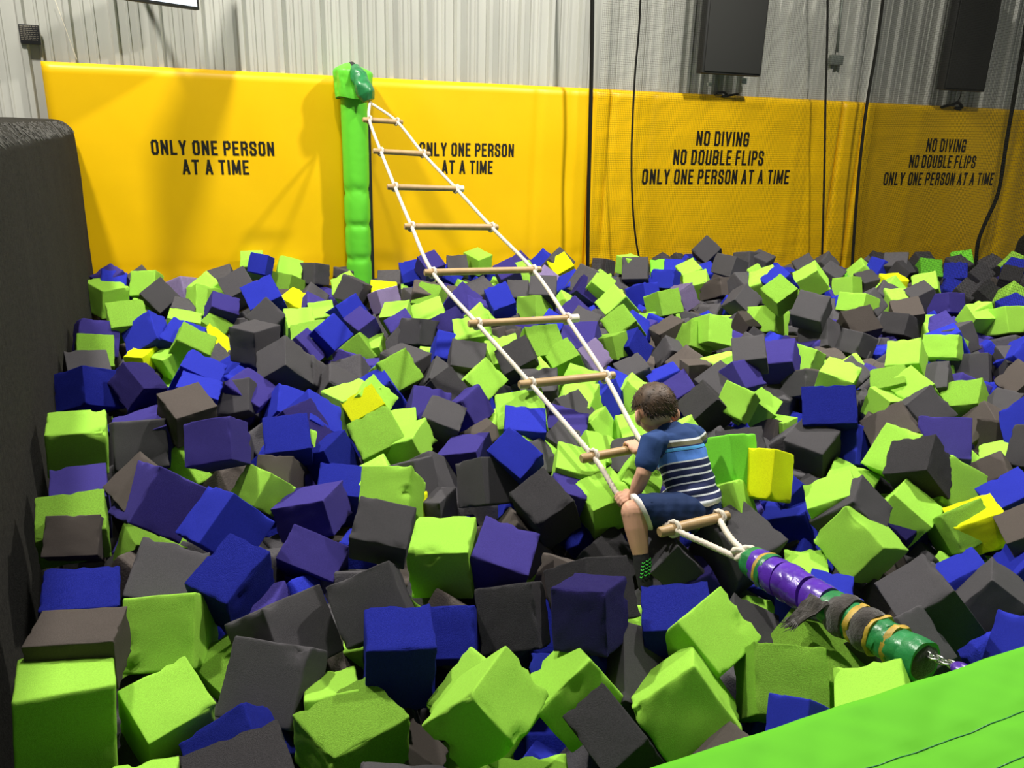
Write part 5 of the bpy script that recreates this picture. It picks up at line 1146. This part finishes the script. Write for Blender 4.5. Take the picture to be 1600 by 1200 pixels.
    ('K', (0.025, 2.138, -0.324), (0.182, 0.196, 0.201), (0.0142, 0.1319, 0.4806, -0.8669), "charcoal grey foam cube just left of the boy's foot", 11),
    ('B', (0.201, 1.840, -0.329), (0.195, 0.140, 0.191), (0.1607, -0.3983, 0.3913, -0.8139), "royal blue foam cube just behind the near edge of the pit, between two lime ones", 0),
    ('N', (0.557, 1.448, -0.288), (0.195, 0.157, 0.192), (0.1114, -0.7374, 0.5519, -0.3733), "brownish grey foam cube just left of the lime edge pad", 8),
    ('K', (0.746, 2.169, -0.425), (0.160, 0.199, 0.202), (0.0838, -0.9711, 0.1098, 0.1945), "charcoal grey foam cube just in front of the purple taped pole", 5),
    ('L', (0.079, 1.389, -0.345), (0.159, 0.203, 0.197), (0.0158, -0.0662, 0.1046, 0.9922), "lime green foam cube right by the near edge of the pit, before a blue one", 2),
    ('B', (0.087, 1.849, -0.700), (0.123, 0.225, 0.214), (0.1615, 0.9415, -0.1804, -0.2345), "royal blue foam cube right by the near edge of the pit", 7),
    ('L', (0.712, 1.735, -0.237), (0.179, 0.173, 0.241), (0.3827, -0.9228, 0.0443, -0.0093), "lime green foam cube right by the lime edge pad, before a lime one", 13),
    ('B', (0.671, 1.480, -0.161), (0.101, 0.134, 0.135), (0.2536, -0.3183, -0.3330, 0.8506), "royal blue foam cube right by the lime edge pad", 3),
    ('L', (0.989, 1.978, -0.408), (0.339, 0.315, 0.193), (0.0544, -0.9772, -0.0038, 0.2054), "lime green foam cube right by the purple taped pole, between two lime ones", 9),
    ('L', (0.900, 1.576, -0.201), (0.163, 0.188, 0.186), (0.0107, 0.9613, -0.1636, 0.2214), "lime green foam cube right by the lime edge pad, before a grey one", 1),
    ('K', (1.149, 1.994, -0.305), (0.167, 0.199, 0.197), (0.0405, -0.8444, 0.4074, 0.3456), "charcoal grey foam cube right by the chain end of the pole, behind a lime one", 2),
    ('K', (1.314, 2.169, -0.268), (0.202, 0.180, 0.198), (0.2653, -0.6513, 0.6712, -0.2341), "charcoal grey foam cube right by the chain end of the pole, between two grey ones", 1),
    ('K', (1.632, 2.365, -0.358), (0.185, 0.195, 0.141), (0.7446, -0.4385, -0.2442, 0.4400), "charcoal grey foam cube just behind the chain end of the pole", 8),
    ('B', (1.573, 2.003, -0.309), (0.202, 0.166, 0.199), (0.2754, -0.6477, 0.4846, -0.5194), "royal blue foam cube just right of the chain end of the pole", 1),
    ('B', (0.996, 2.204, -0.342), (0.204, 0.156, 0.199), (0.4618, -0.6075, 0.3665, -0.5324), "royal blue foam cube right by the purple taped pole", 4),
    ('B', (1.684, 2.536, -0.416), (0.207, 0.157, 0.192), (0.1329, -0.5671, 0.7462, -0.3223), "royal blue foam cube just behind the chain end of the pole", 0),
    ('K', (1.784, 4.619, -0.325), (0.221, 0.153, 0.213), (0.3234, -0.4738, -0.4211, 0.7025), "charcoal grey foam cube behind the boy's back", 0),
    ('B', (1.459, 3.474, -0.075), (0.231, 0.185, 0.130), (0.1087, -0.1538, -0.4224, 0.8866), "royal blue foam cube right of the boy's back, between a grey and a blue one", 9),
    ('B', (1.580, 3.464, -0.269), (0.202, 0.188, 0.194), (0.2789, -0.3881, -0.3988, 0.7826), "royal blue foam cube right of the boy's back, between a grey and a lime one", 2),
    ('K', (1.373, 3.385, -0.235), (0.172, 0.188, 0.162), (0.9007, 0.1058, -0.1931, 0.3744), "charcoal grey foam cube just right of the boy's back, before a blue one", 3),
    ('N', (1.463, 4.231, -0.490), (0.160, 0.144, 0.184), (0.2765, -0.3043, -0.4623, 0.7856), "brownish grey foam cube right of the boy's back, between a grey and a lime one", 5),
    ('L', (1.502, 4.278, -0.492), (0.213, 0.157, 0.183), (0.2822, -0.3200, 0.5969, -0.6795), "lime green foam cube right of the boy's back, between a brown-grey and a grey one", 4),
    ('L', (2.061, 4.126, -0.273), (0.185, 0.162, 0.194), (0.5824, -0.5329, 0.4826, -0.3794), "lime green foam cube in front of the narrow bright pad strip, behind a brown-grey one", 6),
    ('L', (2.442, 4.094, -0.244), (0.205, 0.209, 0.184), (0.2985, -0.2494, -0.1612, 0.9070), "second nearest lime green foam cube in front of the farthest NO DIVING pad", 12),
    ('K', (2.029, 3.757, -0.195), (0.193, 0.200, 0.200), (0.3575, -0.8237, 0.3629, 0.2489), "charcoal grey foam cube in front of the farthest NO DIVING pad, behind a violet one", 1),
    ('N', (1.741, 3.378, -0.167), (0.201, 0.200, 0.200), (0.0493, -0.3506, -0.2154, 0.9101), "brownish grey foam cube right of the boy's back, between a blue and a lime one", 8),
    ('P', (1.929, 3.327, -0.173), (0.210, 0.190, 0.200), (0.1771, -0.1597, -0.4189, 0.8761), "violet blue foam cube in front of the farthest NO DIVING pad", 4),
    ('N', (2.475, 3.877, -0.295), (0.192, 0.165, 0.188), (0.4473, -0.5118, 0.6833, -0.2667), "brownish grey foam cube in front of the farthest NO DIVING pad, before a lime one", 6),
    ('K', (2.638, 4.016, -0.250), (0.183, 0.160, 0.188), (0.2599, -0.7409, 0.5532, -0.2783), "charcoal grey foam cube in front of the padded bollard, before a brown-grey one", 3),
    ('N', (2.464, 3.734, -0.280), (0.196, 0.158, 0.196), (0.4277, -0.5356, 0.4444, -0.5768), "brownish grey foam cube in front of the farthest NO DIVING pad, before a brown-grey one", 12),
    ('B', (2.477, 3.557, -0.159), (0.201, 0.202, 0.200), (0.2417, -0.5532, -0.2236, 0.7652), "royal blue foam cube in front of the padded bollard, a brown-grey one to its left", 4),
    ('K', (2.394, 3.342, -0.200), (0.200, 0.193, 0.200), (0.3676, -0.6748, 0.4346, -0.4696), "charcoal grey foam cube in front of the padded bollard, a blue one to its left", 6),
    ('L', (2.333, 3.497, -0.354), (0.154, 0.200, 0.197), (0.0081, -0.9448, 0.2226, -0.2403), "lime green foam cube in front of the farthest NO DIVING pad, before a brown-grey one", 6),
    ('N', (2.196, 3.300, -0.350), (0.155, 0.200, 0.197), (0.1790, -0.3485, -0.0338, 0.9194), "brownish grey foam cube behind the chain end of the pole, before a lime one", 3),
    ('L', (1.711, 3.211, -0.204), (0.207, 0.211, 0.203), (0.3545, -0.7275, 0.4946, -0.3170), "lime green foam cube right of the boy's back, between a blue and a grey one", 8),
    ('K', (1.709, 3.080, -0.193), (0.189, 0.186, 0.195), (0.8451, -0.0895, -0.3587, 0.3863), "charcoal grey foam cube behind the purple taped pole", 12),
    ('L', (1.854, 3.100, -0.296), (0.222, 0.222, 0.175), (0.4368, -0.8627, 0.0786, 0.2426), "lime green foam cube right of the purple taped pole, before a violet one", 4),
    ('L', (1.478, 3.224, -0.392), (0.199, 0.221, 0.214), (0.1112, -0.9550, 0.2565, 0.0986), "lime green foam cube right of the boy's back, between a grey and a blue one", 2),
    ('L', (1.263, 2.797, -0.236), (0.189, 0.203, 0.164), (0.1228, -0.2554, 0.0073, 0.9590), "lime green foam cube just behind the purple taped pole", 5),
    ('B', (1.235, 3.068, -0.353), (0.191, 0.128, 0.187), (0.2525, -0.6518, 0.6154, -0.3643), "royal blue foam cube right of the boy's back, between a yellow and a lime one", 10),
    ('B', (1.171, 2.989, -0.406), (0.196, 0.181, 0.151), (0.8277, -0.1531, -0.1465, 0.5197), "royal blue foam cube just behind the purple taped pole", 3),
    ('K', (1.291, 2.733, -0.239), (0.182, 0.202, 0.174), (0.8182, -0.2718, -0.2881, 0.4167), "charcoal grey foam cube just behind the purple taped pole", 4),
    ('L', (1.282, 2.603, -0.293), (0.203, 0.187, 0.196), (0.5177, -0.1493, -0.5616, 0.6280), "lime green foam cube just right of the purple taped pole", 7),
    ('L', (1.601, 2.911, -0.308), (0.181, 0.208, 0.134), (0.0901, -0.9103, 0.3170, 0.2505), "lime green foam cube right of the purple taped pole, before a grey one", 5),
    ('P', (1.586, 2.875, -0.378), (0.108, 0.123, 0.161), (0.9303, 0.2007, -0.2396, 0.1920), "violet blue foam cube right of the purple taped pole", 13),
    ('Y', (1.814, 2.786, -0.293), (0.206, 0.181, 0.135), (0.1306, -0.5873, 0.7668, -0.2239), "yellow foam cube behind the chain end of the pole", 2),
    ('L', (1.756, 2.801, -0.319), (0.177, 0.153, 0.186), (0.4289, -0.8791, -0.1769, -0.1095), "lime green foam cube behind the chain end of the pole", 13),
    ('B', (2.018, 2.886, -0.263), (0.183, 0.203, 0.197), (0.0860, -0.3323, 0.0084, 0.9392), "royal blue foam cube behind the chain end of the pole, behind a yellow one", 1),
    ('N', (1.873, 2.586, -0.226), (0.151, 0.189, 0.134), (0.0136, -0.9383, 0.1396, -0.3162), "brownish grey foam cube behind the chain end of the pole, before a blue one", 5),
    ('B', (1.850, 2.506, -0.355), (0.127, 0.193, 0.187), (0.0359, -0.4508, 0.1118, 0.8849), "royal blue foam cube behind the chain end of the pole, behind a grey one", 2),
    ('L', (1.101, 2.566, -0.456), (0.151, 0.211, 0.202), (0.0034, -0.9841, 0.1486, -0.0968), "lime green foam cube right by the purple taped pole, between two blue ones", 1),
    ('B', (1.073, 2.317, -0.388), (0.136, 0.199, 0.191), (0.0162, 0.9810, -0.1931, 0.0010), "royal blue foam cube just right of the purple taped pole", 2),
    ('B', (-1.472, 3.502, -0.135), (0.189, 0.192, 0.192), (0.0405, -0.9725, -0.1097, 0.2014), "second nearest royal blue foam cube in front of the first ONLY ONE PERSON pad", 0),
    ('B', (0.060, 3.316, -0.158), (0.181, 0.195, 0.126), (0.0035, -0.0291, 0.1151, -0.9929), "royal blue foam cube just in front of the seventh rung, before a lime one", 2),
    ('B', (0.024, 2.997, -0.158), (0.138, 0.179, 0.170), (0.8272, 0.3685, -0.2036, 0.3722), "royal blue foam cube just in front of the seventh rung, between two grey ones", 4),
]
for i, (c, p, sz, q, lab, var) in enumerate(CUBES):
    if i in CHIPS:
        me = cube_mesh('foam_cube', 500+i, GR, rnd=0.03, rough=1.0 if var >= 9 else 0.2, chips=CHIPS[i]); me.materials.append(FM['K'])
    else: me = VAR[var]
    o = bpy.data.objects.new('foam_cube', me); COL.objects.link(o)
    o.location = p; o.rotation_mode = 'QUATERNION'; o.rotation_quaternion = q; o.scale = sz
    o.material_slots[0].link = 'OBJECT'; o.material_slots[0].material = FM[c+('r' if var >= 9 else '')]
    tag(o, lab, 'foam cube', 'foam cubes filling the pit')
# the deeper layer of cubes, seen only in the gaps
LOW = [cube_mesh('low', 300+i, GLOW, rnd=0.04) for i in range(3)]
FILL = [
('P', (3.15, 5.74, -0.23), (0.18, 0.20, 0.20), (0.04, -0.28, -0.20, 0.94)),
('N', (1.13, 4.91, -0.32), (0.19, 0.21, 0.18), (0.13, 0.32, 0.11, -0.93)),
('L', (2.10, 6.67, -0.08), (0.22, 0.21, 0.20), (0.20, -0.91, 0.21, -0.29)),
('K', (0.59, 6.56, -0.10), (0.21, 0.24, 0.17), (0.45, -0.80, 0.39, -0.10)),
('K', (4.06, 7.17, -0.22), (0.18, 0.20, 0.20), (0.31, -0.87, 0.36, 0.17)),
('L', (3.64, 7.03, -0.14), (0.20, 0.20, 0.20), (0.16, -0.25, -0.33, 0.90)),
('B', (2.85, 5.10, -0.17), (0.20, 0.20, 0.20), (0.14, -0.27, -0.01, 0.95)),
('B', (4.06, 6.41, -0.20), (0.19, 0.19, 0.20), (0.26, -0.75, 0.61, -0.02)),
('K', (0.89, 8.06, -0.20), (0.19, 0.17, 0.15), (0.89, -0.09, 0.10, 0.44)),
('K', (2.57, 8.39, -0.16), (0.20, 0.20, 0.17), (0.15, -0.92, 0.34, 0.10)),
('L', (4.30, 6.87, -0.19), (0.19, 0.20, 0.20), (0.38, -0.87, 0.24, 0.22)),
('K', (5.13, 8.65, -0.19), (0.19, 0.19, 0.20), (0.12, 0.23, 0.20, -0.95)),
('V', (-2.53, 6.02, -0.15), (0.19, 0.19, 0.17), (0.39, -0.72, -0.42, 0.40)),
('K', (3.76, 7.93, -0.09), (0.22, 0.21, 0.19), (0.26, -0.93, 0.22, -0.11)),
('K', (-1.12, 4.16, -0.24), (0.19, 0.19, 0.20), (0.24, -0.80, -0.26, 0.49)),
('K', (3.05, 7.71, -0.16), (0.19, 0.20, 0.15), (0.24, -0.90, 0.30, 0.19)),
('L', (1.65, 7.50, -0.16), (0.19, 0.20, 0.20), (0.10, 0.21, 0.21, -0.95)),
('L', (3.29, 6.80, -0.23), (0.19, 0.18, 0.20), (0.59, -0.39, 0.57, -0.42)),
('K', (1.91, 6.73, -0.12), (0.18, 0.18, 0.17), (0.68, -0.53, 0.50, -0.10)),
('B', (0.73, 1.77, -0.43), (0.18, 0.12, 0.19), (0.29, -0.62, 0.57, -0.46)),
('P', (-0.76, 5.41, -0.25), (0.20, 0.18, 0.20), (0.27, -0.79, 0.55, -0.06)),
('K', (-0.27, 6.37, -0.18), (0.19, 0.20, 0.20), (0.26, 0.13, 0.24, -0.93)),
('B', (0.25, 5.74, -0.29), (0.16, 0.20, 0.20), (0.18, -0.94, 0.12, 0.26)),
('N', (-0.69, 6.05, -0.12), (0.20, 0.20, 0.13), (0.03, -0.09, 0.15, -0.98)),
('L', (1.23, 4.36, -0.19), (0.24, 0.24, 0.18), (0.03, -0.96, -0.28, -0.02)),
('L', (-2.30, 5.95, -0.13), (0.19, 0.20, 0.20), (0.32, 0.24, 0.27, -0.87)),
('K', (-1.48, 7.01, -0.19), (0.19, 0.17, 0.19), (0.64, -0.69, 0.27, -0.19)),
('K', (-2.40, 5.65, -0.24), (0.16, 0.19, 0.19), (0.13, -0.15, 0.10, -0.98)),
('L', (-2.22, 6.72, -0.05), (0.18, 0.18, 0.18), (0.34, -0.93, -0.11, 0.04)),
('K', (1.99, 4.57, -0.26), (0.17, 0.20, 0.20), (0.13, -0.90, 0.31, 0.26)),
('L', (0.83, 3.72, -0.35), (0.20, 0.15, 0.20), (0.47, -0.20, 0.41, -0.76)),
('B', (0.82, 5.45, -0.22), (0.19, 0.19, 0.20), (0.32, -0.87, -0.12, 0.35)),
('P', (-3.05, 5.98, -0.08), (0.19, 0.19, 0.18), (0.19, -0.87, -0.41, -0.18)),
('L', (0.06, 7.38, -0.19), (0.19, 0.20, 0.20), (0.37, -0.79, 0.09, 0.48)),
('B', (0.56, 4.37, -0.32), (0.16, 0.20, 0.20), (0.15, -0.96, 0.16, 0.18)),
('B', (-3.02, 5.92, -0.11), (0.18, 0.19, 0.19), (0.30, -0.92, -0.16, 0.17)),
('K', (-1.06, 6.69, -0.19), (0.19, 0.20, 0.20), (0.23, -0.97, -0.06, -0.00)),
('B', (0.48, 6.67, -0.16), (0.20, 0.20, 0.20), (0.26, -0.35, -0.25, 0.87)),
('L', (-0.28, 5.53, -0.21), (0.17, 0.20, 0.20), (0.16, -0.90, 0.13, 0.37)),
('K', (-2.35, 6.37, -0.14), (0.20, 0.20, 0.20), (0.15, 0.12, 0.20, -0.96)),
('B', (4.00, 7.29, -0.23), (0.18, 0.20, 0.20), (0.27, -0.93, 0.23, 0.09)),
('B', (0.30, 7.79, -0.15), (0.20, 0.19, 0.20), (0.49, -0.69, 0.53, -0.06)),
('L', (3.50, 8.07, -0.20), (0.20, 0.21, 0.20), (0.14, -0.44, -0.06, 0.89)),
('B', (3.63, 7.97, -0.14), (0.19, 0.18, 0.19), (0.45, -0.68, 0.51, -0.29)),
('K', (3.22, 8.36, -0.18), (0.19, 0.20, 0.20), (0.36, -0.85, 0.21, 0.32)),
('K', (2.42, 8.40, -0.15), (0.20, 0.18, 0.20), (0.25, -0.33, -0.57, 0.71)),
('K', (4.55, 8.26, -0.15), (0.20, 0.20, 0.20), (0.15, 0.06, 0.22, -0.96)),
('K', (2.97, 8.16, -0.18), (0.20, 0.19, 0.20), (0.38, -0.66, 0.65, -0.03)),
('K', (2.84, 6.36, -0.18), (0.19, 0.20, 0.20), (0.30, -0.84, 0.26, 0.36)),
('K', (-1.60, 6.14, -0.23), (0.18, 0.20, 0.20), (0.21, -0.91, -0.03, 0.36)),
('P', (-0.29, 5.82, -0.23), (0.21, 0.21, 0.20), (0.26, -0.93, -0.12, 0.21)),
('Y', (-1.05, 6.31, -0.19), (0.21, 0.21, 0.14), (0.20, -0.97, -0.11, 0.08)),
('L', (1.06, 7.47, -0.08), (0.18, 0.17, 0.18), (0.64, -0.60, 0.36, -0.31)),
('Y', (3.55, 7.48, -0.20), (0.19, 0.17, 0.20), (0.59, -0.47, 0.50, -0.43)),
('L', (0.43, 6.37, -0.27), (0.19, 0.17, 0.20), (0.50, -0.63, 0.58, -0.15)),
('B', (5.10, 8.17, -0.14), (0.19, 0.20, 0.17), (0.27, -0.85, 0.45, -0.08)),
('L', (-1.38, 6.51, -0.20), (0.19, 0.20, 0.20), (0.26, -0.94, -0.07, -0.23)),
('K', (4.50, 8.88, -0.20), (0.19, 0.19, 0.20), (0.67, -0.40, 0.58, -0.24)),
('B', (1.52, 7.67, -0.18), (0.19, 0.20, 0.20), (0.29, -0.95, 0.08, -0.01)),
('L', (3.53, 5.98, -0.15), (0.18, 0.16, 0.12), (0.26, 0.01, 0.65, -0.72)),
('K', (-0.69, 5.07, -0.28), (0.21, 0.21, 0.21), (0.06, -0.46, -0.30, 0.84)),
('P', (-1.52, 5.86, -0.24), (0.18, 0.20, 0.20), (0.11, -0.93, -0.16, 0.30)),
('K', (3.24, 6.94, -0.22), (0.18, 0.20, 0.19), (0.28, -0.92, 0.23, 0.16)),
('V', (0.25, 6.91, -0.17), (0.19, 0.20, 0.20), (0.22, -0.92, 0.07, 0.31)),
('L', (-0.55, 3.13, -0.37), (0.15, 0.20, 0.20), (0.14, 0.22, 0.01, -0.97)),
('G', (1.40, 7.71, -0.19), (0.18, 0.20, 0.20), (0.22, -0.97, 0.05, -0.07)),
('L', (3.38, 7.17, -0.21), (0.18, 0.20, 0.20), (0.33, -0.85, 0.23, 0.33)),
('P', (0.07, 7.71, -0.16), (0.20, 0.18, 0.20), (0.43, -0.69, 0.57, -0.06)),
('G', (4.65, 8.36, -0.11), (0.20, 0.20, 0.20), (0.14, -0.19, -0.34, 0.91)),
('K', (0.40, 7.57, -0.11), (0.21, 0.20, 0.19), (0.34, -0.87, 0.17, 0.32)),
('K', (-0.78, 6.31, -0.24), (0.20, 0.18, 0.20), (0.64, -0.63, 0.39, -0.20)),
('K', (3.95, 8.80, -0.21), (0.18, 0.20, 0.20), (0.23, -0.89, 0.40, -0.03)),
('L', (0.66, 4.29, -0.33), (0.16, 0.20, 0.20), (0.16, -0.93, 0.12, 0.30)),
('L', (5.15, 8.29, -0.09), (0.20, 0.20, 0.13), (0.37, -0.61, 0.64, -0.28)),
('P', (-0.94, 3.20, -0.38), (0.13, 0.19, 0.19), (0.01, 0.87, 0.01, -0.48)),
('K', (1.39, 3.24, -0.43), (0.20, 0.13, 0.20), (0.24, -0.66, 0.61, -0.36)),
('K', (-1.04, 5.52, -0.32), (0.19, 0.21, 0.19), (0.09, -0.86, -0.01, 0.51)),
('L', (0.17, 4.36, -0.26), (0.19, 0.15, 0.19), (0.27, -0.77, 0.57, -0.12)),
('L', (3.11, 5.81, -0.24), (0.17, 0.18, 0.19), (0.65, -0.30, 0.63, -0.31)),
('L', (-0.91, 3.30, -0.30), (0.19, 0.16, 0.19), (0.30, -0.75, -0.35, 0.47)),
('K', (-1.07, 6.39, -0.19), (0.18, 0.17, 0.18), (0.67, -0.60, 0.41, -0.13)),
('K', (-2.94, 6.26, -0.13), (0.19, 0.16, 0.15), (0.37, -0.84, 0.39, 0.08)),
('L', (-0.50, 4.72, -0.31), (0.16, 0.20, 0.20), (0.12, -0.98, -0.10, 0.08)),
('N', (1.79, 4.65, -0.31), (0.21, 0.13, 0.21), (0.29, -0.47, -0.44, 0.71)),
('K', (-2.08, 4.28, -0.29), (0.20, 0.19, 0.19), (0.68, -0.24, 0.13, -0.68)),
('L', (0.07, 3.22, -0.26), (0.19, 0.15, 0.19), (0.48, -0.17, 0.23, -0.83)),
('Y', (-0.43, 2.83, -0.34), (0.13, 0.19, 0.19), (0.01, 0.77, -0.17, -0.62)),
('G', (3.10, 7.76, -0.20), (0.21, 0.21, 0.18), (0.25, -0.93, -0.03, 0.26)),
('L', (1.89, 2.54, -0.35), (0.18, 0.16, 0.19), (0.08, -0.72, 0.52, -0.46)),
('L', (-2.42, 5.06, -0.22), (0.18, 0.16, 0.19), (0.21, -0.69, -0.43, 0.55)),
]
rg = random.Random(5); HEAP = [(c[1][0], c[1][1], c[1][2]) for c in CUBES] + [(c[1][0], c[1][1], c[1][2]) for c in FILL]
GRID = {}
for h in HEAP: GRID.setdefault((int(h[0]//0.5), int(h[1]//0.5)), []).append(h)
for layer, (gap, step) in enumerate(((0.20, 0.19), (0.40, 0.23))):
    for ie in range(int(6.0/step)):
        for js in range(1, int(11.2/step)):
            P = wp(js*step+rg.uniform(-.04, .04), 0.14+ie*step+rg.uniform(-.04, .04), 0)
            if P.y < 0.9 or abs(P.x) > 0.75*P.y+0.5: continue
            near = [(h, math.hypot(h[0]-P.x, h[1]-P.y)) for gx in (-1, 0, 1) for gy in (-1, 0, 1) for h in GRID.get((int(P.x//0.5)+gx, int(P.y//0.5)+gy), ())]
            near = [(h, r) for h, r in near if r < 0.5]
            w = sum(math.exp(-(r/0.25)**2) for h, r in near)
            if w < 1e-3:
                if layer: continue
                z = -0.32
            else: z = sum(h[2]*math.exp(-(r/0.25)**2) for h, r in near)/w
            z -= gap - rg.uniform(-.03, .02)
            lo = [h[2] for h, r in near if r < 0.42]
            if layer == 0 and lo: z = min(z, min(lo)-0.10)
            q = Quaternion((rg.gauss(0, 1), rg.gauss(0, 1), rg.gauss(0, 1), rg.gauss(0, 1))).normalized()
            FILL.append((rg.choice('LLKKKKKKKKNNBBBBPP'), (P.x, P.y, z), (rg.uniform(.185, .205), rg.uniform(.185, .205), rg.uniform(.185, .205)), tuple(q)))  # colour mix weighted to dark foam, deepening the shade in the gaps
keys = list(FOAM)
vs, fs, mi = [], [], []
for i, (c, p, sz, q) in enumerate(FILL):
    me = LOW[i % 3]; M = Matrix.Translation(p) @ Quaternion(q).to_matrix().to_4x4() @ Matrix.Diagonal((*sz, 1)); b0 = len(vs)
    vs += [tuple(M @ v.co) for v in me.vertices]
    fs += [tuple(b0+k for k in f.vertices) for f in me.polygons]; mi += [keys.index(c)]*len(me.polygons)
me = bpy.data.meshes.new('foam_cube_layer'); me.from_pydata(vs, [], fs); me.update()
me.polygons.foreach_set('use_smooth', [True]*len(me.polygons))
o = link('foam_cube_layer', me, [FM[k] for k in keys]); me.polygons.foreach_set('material_index', mi)
tag(o, 'deeper layer of mixed foam cubes glimpsed in the gaps of the pit', 'foam cubes', 'foam cubes filling the pit', 'stuff')
for v in LOW: bpy.data.meshes.remove(v)
